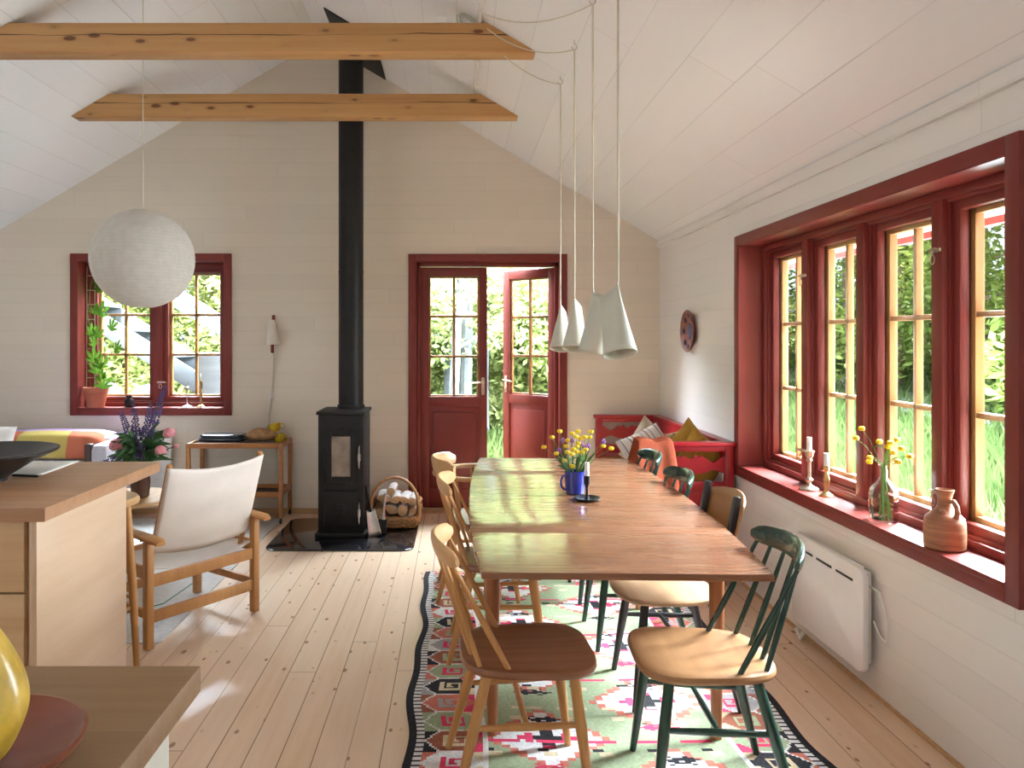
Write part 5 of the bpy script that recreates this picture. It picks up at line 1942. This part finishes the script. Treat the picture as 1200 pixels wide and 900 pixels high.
gv = thing('glass_vase', 'clear glass bottle vase with water on the long window sill', 'vase', (1.785, 3.14, SZ))
mb = MB()
mb.lathe([(0, 0.004), (0.045, 0.0), (0.053, 0.006), (0.055, 0.03), (0.055, 0.115), (0.050, 0.135), (0.032, 0.158), (0.018, 0.172), (0.015, 0.185), (0.015, 0.225), (0.018, 0.232)], 36)
mb.build('glass', M['glass_vase'], gv)
mb = MB()
mb.lathe([(0, 0.008), (0.048, 0.008), (0.0515, 0.03), (0.0515, 0.072), (0, 0.072)], 32)
mb.build('water', M['water'], gv)
r2 = random.Random(3)
for i, (dx, dy, z) in enumerate(((-.095, .0, 1.085), (-.11, .02, 1.04), (-.065, -.01, .965), (.0, .03, 1.035), (.02, .0, 1.02), (.035, .01, 1.035), (.03, -.02, 1.0), (.07, .02, 1.05), (.065, -.02, 1.02), (.045, -.03, .965), (-.05, .02, .945), (.11, .0, .99))):
    t = thing('buttercup', 'tall yellow buttercup in the glass bottle on the long window sill', 'flower', (1.785, 3.14, SZ), 0, 'buttercups in the glass vase')
    p0 = Vector((r2.uniform(-.03, .03), r2.uniform(-.03, .03), 0.012))
    p1 = Vector((r2.uniform(-.008, .008), r2.uniform(-.008, .008), 0.225))
    p3 = Vector((dx * 0.55, -dx * 0.75 + dy, z - SZ))
    mb = MB()
    mb.tube([p0, p1, p1.lerp(p3, 0.6) + Vector((0, 0, 0.015)), p3], [0.0018, 0.0017, 0.0014, 0.0012], 6)
    if i % 3 == 0:
        m = p1.lerp(p3, 0.5)
        mb.tube([m, m + Vector((0.02, -0.02, 0.012)), m + Vector((0.035, -0.03, 0.004))], [0.001, 0.004, 0.0005], 6, flat=0.3)
    mb.build('stem', M['stem'], t)
    mb = MB()
    for k in range(5):
        b = 2 * PI * k / 5 + i
        mb.ball(p3 + Vector((0.006 * math.cos(b), 0.006 * math.sin(b), 0.002)), 1, 8, 5, (0.0085, 0.0085, 0.010))
    mb.build('blossom', M['buttercup'], t)

jg = thing('stoneware_jug', 'banded brown stoneware jug with a looped handle on the long window sill', 'jug', (1.768, 2.72, SZ))
mb = MB()
mb.lathe([(0, 0.002), (0.060, 0.0), (0.066, 0.006), (0.067, 0.05), (0.066, 0.095), (0.062, 0.112), (0.048, 0.126), (0.030, 0.142), (0.023, 0.158), (0.022, 0.180), (0.026, 0.196), (0.030, 0.206), (0.031, 0.213), (0.027, 0.214), (0.021, 0.200), (0.017, 0.175), (0, 0.15)], 40)
for v in mb.bm.verts:
    if 0.01 < v.co.z < 0.11:
        k = 1 + 0.012 * math.sin(v.co.z * 300)
        v.co.x *= k
        v.co.y *= k
mb.build('body', M['jug'], jg)
mb = MB()
hx = Vector((-0.72, -0.55, 0)).normalized()
h2_ = Vector((0.15, -1.0, 0)).normalized()
for hv in (h2_,):
    mb.tube([hv * 0.022 + Vector((0, 0, 0.172)), hv * 0.040 + Vector((0, 0, 0.176)), hv * 0.054 + Vector((0, 0, 0.160)), hv * 0.058 + Vector((0, 0, 0.138)), hv * 0.052 + Vector((0, 0, 0.118))], [0.008, 0.009, 0.009, 0.009, 0.010], 10)
mb.tube([hx * 0.03 + Vector((0, 0, 0.142)), hx * 0.046 + Vector((0.01, -0.01, 0.140)), hx * 0.058 + Vector((0.006, -0.006, 0.118))], [0.007, 0.008, 0.005], 8)
mb.build('handle', M['jug'], jg)

# ------------------------------------------------------------------ heaters
def heater(label, loc, rz, W, H, T):
    """local: x along the panel, -y faces the room"""
    t = thing('panel_heater', label, 'heater', loc, rz)
    mb = MB()
    def ol(r, n=6):
        return rounded(0, W, 0, H, r, n)
    pts = ol(0.045)
    mb.slab(pts, 0, T * 0.42, 0.008)
    for v in mb.bm.verts:
        v.co = Vector((v.co.x, -T + v.co.z * -1 + T * 0.42, v.co.y))
    mb.build('front_panel', M['white_metal'], t)
    mb = MB()
    mb.box(0.03, W - 0.03, -T * 0.57, -0.012, 0.03, H - 0.015, 0.006)
    mb.build('back_box', M['white_plastic'], t)
    for k in range(3):
        mb = MB()
        a = W * (0.13 + 0.27 * k)
        mb.box(a, a + W * 0.21, -T - 0.003, -T + 0.002, H * 0.845, H * 0.868, 0.001)
        mb.build('vent_slot', M['iron'], t, label='dark vent slot')
    mb = MB()
    mb.box(0.02, W - 0.05, -T * 0.62, -T * 0.5, H - 0.004, H + 0.003, 0.001)
    mb.build('top_grille', M['white_metal'], t)
    return t
ht = heater('white panel heater on the wall under the long window', (1.722, 3.715, 0.098), R(-90), 0.655, 0.425, 0.066)
mb = MB()
mb.tube([(0.63, -0.03, 0.36), (0.69, -0.02, 0.35), (0.735, -0.015, 0.25), (0.725, -0.012, 0.16), (0.68, -0.012, 0.17), (0.65, -0.02, 0.22)], 0.004, 8)
mb.build('cord', M['white_plastic'], ht)
mb = MB()
mb.tube([(0.02, -0.05, -0.05), (0.06, -0.05, -0.085), (0.05, -0.03, -0.06)], 0.012, 8)
mb.build('foot', M['white_plastic'], ht)
heater('white panel heater beside the sofa below the small window', (-2.87, 6.374, 0.22), 0, 0.47, 0.48, 0.066)

# ------------------------------------------------------------------ red settle
bs = thing('red_settle', 'bright red wooden settle with scalloped rails in the corner', 'settle', (1.165, 4.595, 0))
RM = M['bench_red']
LX, LY, HT = 0.535, 1.735, 0.845
def scallop(mb, z0, p0, p1, th, axis):
    """wavy rail between p0 and p1 along x"""
    n = 60
    for i in range(n):
        pass
    top, bot = [], []
    for i in range(n + 1):
        u = i / n
        w = 0.018 * math.cos(u * 2 * PI * 3) + (0.022 if abs(u - 0.5) < 0.10 else 0)
        top.append((p0 + (p1 - p0) * u, z0 + 0.045 + w))
        bot.append((p0 + (p1 - p0) * u, z0 - 0.030 - 0.6 * w))
    mb.prism(bot + top[::-1], (lambda a, b, w: (a, w, b)), th[0], th[1])
def end_panel(name, y0):
    mb = MB()
    mb.box(0, 0.055, y0, y0 + 0.04, 0.0, HT - 0.03, 0.004)
    mb.box(LX - 0.055, LX, y0, y0 + 0.04, 0.0, HT - 0.03, 0.004)
    mb.box(0.055, LX - 0.055, y0, y0 + 0.04, HT - 0.06, HT - 0.03, 0.004)
    mb.box(0.055, LX - 0.055, y0, y0 + 0.04, 0.53, 0.60, 0.004)
    mb.box(0.0555, LX - 0.0555, y0 + 0.008, y0 + 0.032, 0.06, 0.53, 0.003)
    mb.box(-0.015, LX + 0.01, y0 - 0.02, y0 + 0.055, HT - 0.03, HT, 0.008)
    o = mb.build(name, RM, bs)
    mb = MB()
    scallop(mb, 0.69, 0.055, LX - 0.055, (y0 + 0.008, y0 + 0.03), 0)
    mb.build('scalloped_rail', RM, o)
end_panel('end_frame', 0.0)
end_panel('end_frame', LY - 0.055)
mb = MB()
mb.box(LX - 0.045, LX - 0.01, 0.04, LY - 0.05, HT - 0.12, HT - 0.03, 0.004)
mb.box(LX - 0.06, LX + 0.005, 0.04, LY - 0.05, HT - 0.03, HT, 0.006)
mb.box(LX - 0.045, LX - 0.01, 0.04, LY - 0.05, 0.40, 0.52, 0.004)
for k in range(1, 4):
    y = LY * k / 4
    mb.box(LX - 0.043, LX - 0.012, y - 0.03, y + 0.03, 0.52, HT - 0.12, 0.003)
mb.build('back_frame', RM, bs)
mb = MB()
mb.box(0.005, LX - 0.04, 0.04, LY - 0.05, 0.395, 0.43, 0.005)
mb.build('seat_board', RM, bs)
mb = MB()
mb.box(0.005, 0.03, 0.04, LY - 0.05, 0.07, 0.395, 0.003)
mb.build('front_panel', RM, bs)
mb = MB()
mb.slab([(0.03, 0.05), (0.48, 0.05), (0.48, LY - 0.07), (0.03, LY - 0.07)], 0.432, 0.50, 0.025)
for v in mb.bm.verts:
    v.co.z += 0.006 * noise.noise(v.co * 6)
o = mb.build('seat_cushion', M['mustard'])
o.location = (1.165, 4.595, 0)
setprops(o, 'long mustard seat cushion inside the red settle', 'cushion')

def pillow(name, label, loc, rot, w, h, t, mat, ears=0.0, cat='pillow', part=True):
    mb = MB()
    n = 18
    def f(s):
        def q(u, v):
            a, b = 2 * u - 1, 2 * v - 1
            e = (1 - abs(a) ** 2.6) * (1 - abs(b) ** 2.6)
            k = 1 - 0.07 * (1 - max(abs(a), abs(b)) ** 4) * 0
            pin = 1 - 0.06 * ((1 - b * b) * (abs(a) ** 3))
            pin2 = 1 - 0.06 * ((1 - a * a) * (abs(b) ** 3))
            wr = 0.006 * noise.noise(Vector((a * 2.2, b * 2.2, s + w * 9)))
            return (a * w / 2 * pin, s * (t / 2 * max(e, 0) ** 0.55 + wr * e), b * h / 2 * pin2)
        return q
    mb.grid(f(1), n, n)
    mb.grid(f(-1), n, n)
    bmesh.ops.remove_doubles(mb.bm, verts=mb.bm.verts, dist=0.0004)
    o = mb.build(name, mat)
    o.location = loc
    o.rotation_euler = rot
    return setprops(o, label, cat)
pillow('pillow', 'white pillow with red, grey and ochre stripes leaning on the rust throw', (1.285, 5.0, 0.70), (R(-26), R(-22), R(14)), 0.34, 0.36, 0.13, M['striped'])
pillow('pillow', 'small beige pillow peeping out behind the striped pillow', (1.40, 5.42, 0.665), (R(-20), R(42), R(6)), 0.38, 0.38, 0.13, M['beige_cloth'])
pillow('pillow', 'brown checked pillow behind the mustard pillows', (1.47, 5.13, 0.685), (R(-35), R(-14), R(-8)), 0.36, 0.34, 0.12, M['brown_cloth'])
pillow('pillow', 'mustard pillow with its corner poking highest above the red end rail', (1.505, 4.83, 0.735), (R(-18), R(48), R(4)), 0.34, 0.34, 0.12, M['mustard'])
pillow('pillow', 'mustard pillow lying low against the red end rail', (1.535, 4.735, 0.705), (R(-14), R(36), R(2)), 0.30, 0.32, 0.10, M['mustard'])
# throw hung over the end of the settle
mb = MB()
yA, zA = 4.575, 0.848
prof2 = [(4.95, 0.60), (4.84, 0.70), (4.74, 0.80), (4.675, zA + 0.010), (4.62, zA + 0.012), (4.565, zA + 0.004), (4.552, 0.80), (4.545, 0.70), (4.54, 0.55), (4.537, 0.40), (4.535, 0.25)]
def thr(u, v):
    s = v * (len(prof2) - 1)
    k = min(int(s), len(prof2) - 2)
    q = s - k
    y = prof2[k][0] * (1 - q) + prof2[k + 1][0] * q
    z = prof2[k][1] * (1 - q) + prof2[k + 1][1] * q
    hang = max(0, v - 0.5) * 2
    wd = 0.205 + 0.02 * hang
    x = 1.085 + 0.10 * hang * u * 0.6 + wd * u + 0.02 * (1 - hang)
    y += -0.012 * hang * math.sin(u * 15 + 1.0) - 0.012 * hang
    z += 0.008 * math.sin(u * 9) * (1 - hang) - 0.05 * hang * (1 - u) * 0
    return (x, y, z)
mb.grid(thr, 26, 40)
o = mb.build('throw_blanket', M['rust'], solid=0.006)
setprops(o, 'rust linen throw hanging over the end of the red settle', 'throw')

# ------------------------------------------------------------------ sofa corner
sf = thing('sofa', 'lilac grey sofa with a dark wooden end under the small window', 'sofa', (-3.34, 5.75, 0))
S = M['sofa']
mb = MB()
mb.box(-0.62, 0.60, -0.38, 0.30, 0.16, 0.40, 0.05)
mb.build('base', S, sf)
mb = MB()
mb.box(-0.62, 0.60, 0.20, 0.46, 0.36, 0.715, 0.07)
mb.build('backrest', S, sf)
mb = MB()
mb.box(0.52, 0.665, 0.0, 0.45, 0.18, 0.675, 0.06)
mb.build('arm', S, sf)
mb = MB()
mb.box(0.455, 0.515, 0.06, 0.12, 0.10, 0.665, 0.012)
mb.build('end_post', M['dark_brown'], sf, label='dark brown wooden post')
mb = MB()
mb.box(-0.60, 0.44, -0.36, 0.22, 0.40, 0.52, 0.045)
mb.build('seat_cushion', S, sf)
for x in (-0.55, 0.58):
    for y in (-0.28, 0.38):
        mb = MB()
        mb.tube([(x, y, 0.17), (x, y, 0.0)], [0.022, 0.016], 10)
        mb.build('leg', M['dark_brown'], sf)
mb = MB()
bp_ = [(0.17, 0.62), (0.16, 0.70), (0.06, 0.735), (-0.06, 0.735), (-0.155, 0.705), (-0.185, 0.62), (-0.20, 0.535)]
def bl(u, v):
    s = v * (len(bp_) - 1)
    k = min(int(s), len(bp_) - 2)
    q = s - k
    y = bp_[k][0] * (1 - q) + bp_[k + 1][0] * q
    z = bp_[k][1] * (1 - q) + bp_[k + 1][1] * q
    x = -0.62 + 1.24 * u
    rd = max(0.0, (x - 0.42) / 0.13)
    z -= 0.05 * rd ** 2
    x += 0.10 * (1 - v) * rd - 0.06 * v * rd
    return (x, y + 0.004 * math.sin(u * 21), z + 0.003 * math.sin(u * 13))
mb.grid(bl, 40, 26)
o = mb.build('wool_blanket', M['blanket'], solid=0.010)
o.location = (-3.34, 6.08, 0.005)
setprops(o, 'coral wool blanket with yellow patch and lilac edge over the sofa back', 'blanket')
pillow('pillow', 'plain white pillow at the far end of the sofa by the blanket', (-3.56, 5.62, 0.655), (R(-12), R(4), R(6)), 0.46, 0.36, 0.14, M['white_cloth'])

ct = thing('coffee_table', 'low round wooden coffee table carrying the flower vase', 'table', (-2.12, 4.85, 0.009))
mb = MB()
mb.lathe([(0, 0.425), (0.30, 0.425), (0.31, 0.432), (0.31, 0.443), (0.30, 0.45), (0, 0.45)], 48)
mb.build('tabletop', M['beech_pale'], ct)
for a in (40, 160, 280):
    mb = MB()
    mb.tube([(0.2 * math.cos(R(a)), 0.2 * math.sin(R(a)), 0.427), (0.26 * math.cos(R(a)), 0.26 * math.sin(R(a)), 0.0)], [0.018, 0.012], 10)
    mb.build('leg', M['beech'], ct)
bo = MB()
bo.lathe([(0, 0.003), (0.04, 0.0), (0.07, 0.025), (0.085, 0.05), (0.082, 0.05), (0.066, 0.026), (0, 0.010)], 32)
o = bo.build('bowl', M['white_metal'])
o.location = (-2.08, 4.64, 0.4595)
setprops(o, 'small white bowl on the coffee table in front of the flower vase', 'bowl')
VZ = 0.4595
VX, VY = -2.03, 4.82
mb = MB()
mb.lathe([(0, 0.003), (0.045, 0.0), (0.055, 0.01), (0.062, 0.10), (0.052, 0.19), (0.045, 0.22), (0.048, 0.235), (0.042, 0.235), (0.040, 0.215), (0.05, 0.10), (0, 0.01)], 32)
o = mb.build('flower_vase', M['vase_brown'])
o.location = (VX, VY, VZ)
setprops(o, 'dark brown vase of lupins and peonies on the coffee table', 'vase')
r3 = random.Random(8)
def stem_path(tip):
    b = Vector((r3.uniform(-.02, .02), r3.uniform(-.02, .02), 0.02))
    m = Vector((tip.x * 0.12, tip.y * 0.12, 0.235))
    m.x = max(-.03, min(.03, m.x)); m.y = max(-.03, min(.03, m.y))
    return [b, m, m.lerp(tip, 0.55) + Vector((0, 0, 0.012)), tip]
for i, (x, z, y, L) in enumerate(((-.13, 1.02, .0, .24), (-.065, 1.09, .03, .25), (.075, 1.07, -.02, .24), (.155, 1.18, .02, .26), (-.25, .68, -.05, .15), (.09, .92, .0, .16), (-.02, .87, -.05, .16), (.03, .82, -.06, .14), (-.09, .88, -.04, .16))):
    t = thing('lupin', 'tall purple lupin spike in the dark vase behind the kitchen island', 'flower', (VX, VY, VZ), 0, 'lupins in the dark vase')
    tip = Vector((x, y, z - VZ + 0.0))
    ps = stem_path(tip)
    mb = MB()
    mb.tube(ps, [0.004, 0.004, 0.0035, 0.002], 6)
    mb.build('stem', M['stem_dark'], t)
    mb = MB()
    d = (ps[3] - ps[2]).normalized()
    side = d.orthogonal().normalized()
    n = int(L / 0.013)
    for k in range(n):
        f = k / n
        for j in range(6):
            a = 2 * PI * j / 6 + k * 0.55
            o_ = (Matrix.Rotation(a, 3, d) @ side) * (0.021 * (1 - 0.75 * f ** 1.5) + 0.003)
            p = tip - d * (L * (1 - f)) + o_
            if r3.random() < 0.74:
                mb.ball(p, 1, 6, 4, (0.0078 * (1.15 - 0.6 * f),) * 3)
    mb.build('flower_spike', M['lupin'], t)
for i, (x, z, y) in enumerate(((-.125, .80, -.06), (.175, .865, .03), (.15, .765, -.05), (.225, .785, .02))):
    t = thing('peony', 'pink peony in the dark vase behind the kitchen island', 'flower', (VX, VY, VZ), 0, 'peonies in the dark vase')
    tip = Vector((x, y, z - VZ))
    mb = MB()
    mb.tube(stem_path(tip), [0.004, 0.004, 0.0035, 0.003], 6)
    mb.build('stem', M['stem_dark'], t)
    mb = MB()
    R0 = (0.046, 0.040, 0.036, 0.016)[i]
    for k in range(26):
        a = k * 2.4
        ph = math.acos(1 - 1.5 * k / 26)
        dr_ = Vector((math.sin(ph) * math.cos(a), math.sin(ph) * math.sin(a), math.cos(ph)))
        mb.ball(tip + dr_ * R0 * 0.55, 1, 8, 5, (R0 * 0.5, R0 * 0.5, R0 * 0.42))
    mb.build('blossom', M['peony'], t)
mb = MB()
for k in range(130):
    a = r3.uniform(0, 2 * PI)
    L = r3.uniform(0.05, 0.17)
    p = Vector((0.04 * math.cos(a), 0.04 * math.sin(a), 0.215 + r3.uniform(0, 0.16)))
    e = p + Vector((L * math.cos(a), L * math.sin(a), r3.uniform(-0.07, 0.12)))
    mb.tube([p, p.lerp(e, 0.55) + Vector((0, 0, 0.02)), e], [0.003, r3.uniform(0.010, 0.018), 0.001], 6, flat=0.18)
o = mb.build('leaves', M['stem_dark'])
o.location = (VX, VY, VZ)
setprops(o, 'dark green leaves among the lupins in the dark vase', 'leaves', None, 'stuff')

# ------------------------------------------------------------------ small window sill
WZ = W1['z0'] + 0.001
pp = thing('potted_plant', 'climbing lobed-leaf plant in a terracotta pot on the small window sill', 'plant', (-3.075, 6.40, WZ))
mb = MB()
mb.lathe([(0, 0.004), (0.066, 0.0), (0.070, 0.004), (0.094, 0.125), (0.100, 0.128), (0.105, 0.170), (0.096, 0.170), (0.088, 0.13), (0, 0.12)], 36)
pot = mb.build('pot', M['terracotta'], pp)
mb = MB()
mb.lathe([(0, 0.150), (0.093, 0.148)], 24)
mb.build('soil', M['soil'], pp)
mb = MB()
vine = [Vector((0.0, 0, 0.14)), Vector((0.01, 0.0, 0.35)), Vector((-0.03, 0.01, 0.55)), Vector((-0.08, 0.02, 0.80)), Vector((-0.06, 0.02, 1.0)), Vector((-0.02, 0.02, 1.16))]
mb.tube(vine, [0.005, 0.0045, 0.004, 0.0035, 0.003, 0.002], 6)
mb.tube([(0.03, 0, 0.14), (0.05, 0.01, 0.36), (0.02, 0, 0.60), (0.05, 0, 0.90)], [0.004, 0.0035, 0.003, 0.002], 6)
mb.build('vine', M['stem'], pp)
mb = MB()
for x in (-0.10, -0.03):
    mb.tube([(x, 0.045, 0.14), (x, 0.05, 1.20)], 0.004, 6)
for k in range(8):
    mb.tube([(-0.10, 0.048, 0.25 + 0.125 * k), (-0.03, 0.048, 0.25 + 0.125 * k)], 0.0035, 6)
mb.build('trellis', M['brass_pale'], pp, label='thin ladder trellis')
def lobed(center, size, yaw, pitch, roll):
    Rm = Matrix.Rotation(yaw, 3, 'Z') @ Matrix.Rotation(pitch, 3, 'X') @ Matrix.Rotation(roll, 3, 'Y')
    mb = MB()
    lobes = [(-75, 0.62), (-35, 0.88), (0, 1.0), (35, 0.88), (75, 0.62)]
    vs = []
    ring = []
    for k, (a, L) in enumerate(lobes):
        a0 = R(90 + a)
        for da, q in ((-14, 0.62), (-7, 0.9), (0, 1.0), (7, 0.9), (14, 0.62)):
            ring.append((math.cos(a0 + R(da)) * L * q, math.sin(a0 + R(da)) * L * q))
        if k < 4:
            am = R(90 + (a + lobes[k + 1][0]) / 2)
            ring.append((math.cos(am) * 0.26, math.sin(am) * 0.26))
    ring.append((-0.10, -0.12)); ring.append((0.10, -0.12))
    ring = ring
    c0 = mb._v(Vector(center))
    V = [mb._v(Vector(center) + Rm @ Vector((x * size, y * size, -0.18 * size * (x * x + y * y)))) for x, y in ring]
    for k in range(len(V)):
        mb.bm.faces.new((c0, V[k], V[(k + 1) % len(V)]))
    return mb.build('leaf', M['plant_leaf'], pp, smooth=60)
for (x, y, z, s_, roll) in ((0.025, -.01, 0.985, .080, 1.2), (0.095, .01, 0.955, .085, -1.1), (0.045, -.02, .785, .095, -2.2), (0.00, -.02, .80, .06, .5), (0.115, .0, .665, .085, -1.6), (-.02, -.03, .62, .075, 2.9),
                       (0.02, -.03, .60, .07, -2.6), (.0, -.035, .53, .08, 2.6), (0.15, .0, .47, .085, -1.5), (-.005, -.03, .395, .09, 3.0), (.05, -.04, .34, .08, -2.7), (.02, -.04, .30, .085, 3.1), (.085, -.07, .175, .095, -2.9), (.075, -.06, .25, .06, 2.8),
                       (0.03, 0, 1.10, .06, 0.3)):
    # the leaf blades hang towards the room
    lobed((x * 1.15, y, z), s_ * 1.35, 0.15 * math.sin(x * 40), R(90) - 0.25, roll)
mb = MB()
mb.lathe([(0, 0.002), (0.030, 0), (0.038, 0.012), (0.038, 0.058), (0.030, 0.070), (0.022, 0.073), (0.022, 0.082), (0.024, 0.10), (0.021, 0.10), (0.018, 0.08), (0, 0.07)], 28)
o = mb.build('jar', M['iron'])
o.location = (-2.800, 6.42, WZ)
setprops(o, 'small dark jar between the pot plant and the window mullion', 'jar')
cs = thing('candlestick', 'silvery candlestick with a thin stem on the small window sill', 'candlestick', (-2.305, 6.42, WZ))
mb = MB()
mb.lathe([(0, 0), (0.046, 0), (0.044, 0.008), (0.018, 0.016), (0.006, 0.026), (0.004, 0.05), (0.004, 0.125), (0.010, 0.14), (0.017, 0.150), (0.017, 0.17), (0.008, 0.176), (0.0, 0.174)], 24)
mb.tube([(0, 0, 0.17), (0, 0, 0.215)], [0.006, 0.004], 8)
mb.build('holder', M['steel'], cs)
cs = thing('candlestick', 'brass candlestick with a knobbed stem on the small window sill', 'candlestick', (-2.185, 6.42, WZ))
mb = MB()
mb.lathe([(0, 0), (0.036, 0), (0.036, 0.006), (0.022, 0.016), (0.008, 0.024), (0.012, 0.045), (0.007, 0.06), (0.011, 0.10), (0.016, 0.15), (0.009, 0.17), (0.014, 0.185), (0.014, 0.225), (0.009, 0.225), (0.008, 0.20), (0, 0.20)], 24)
mb.build('holder', M['brass'], cs)
mb = MB()
mb.lathe([(0, 0), (0.008, 0), (0.006, 0.055), (0, 0.09)], 12)
o = mb.build('candle', M['wax'])
o.location = (-2.185, 6.42, WZ + 0.202)
setprops(o, 'slender candle stub in the brass candlestick on the small window sill', 'candle')
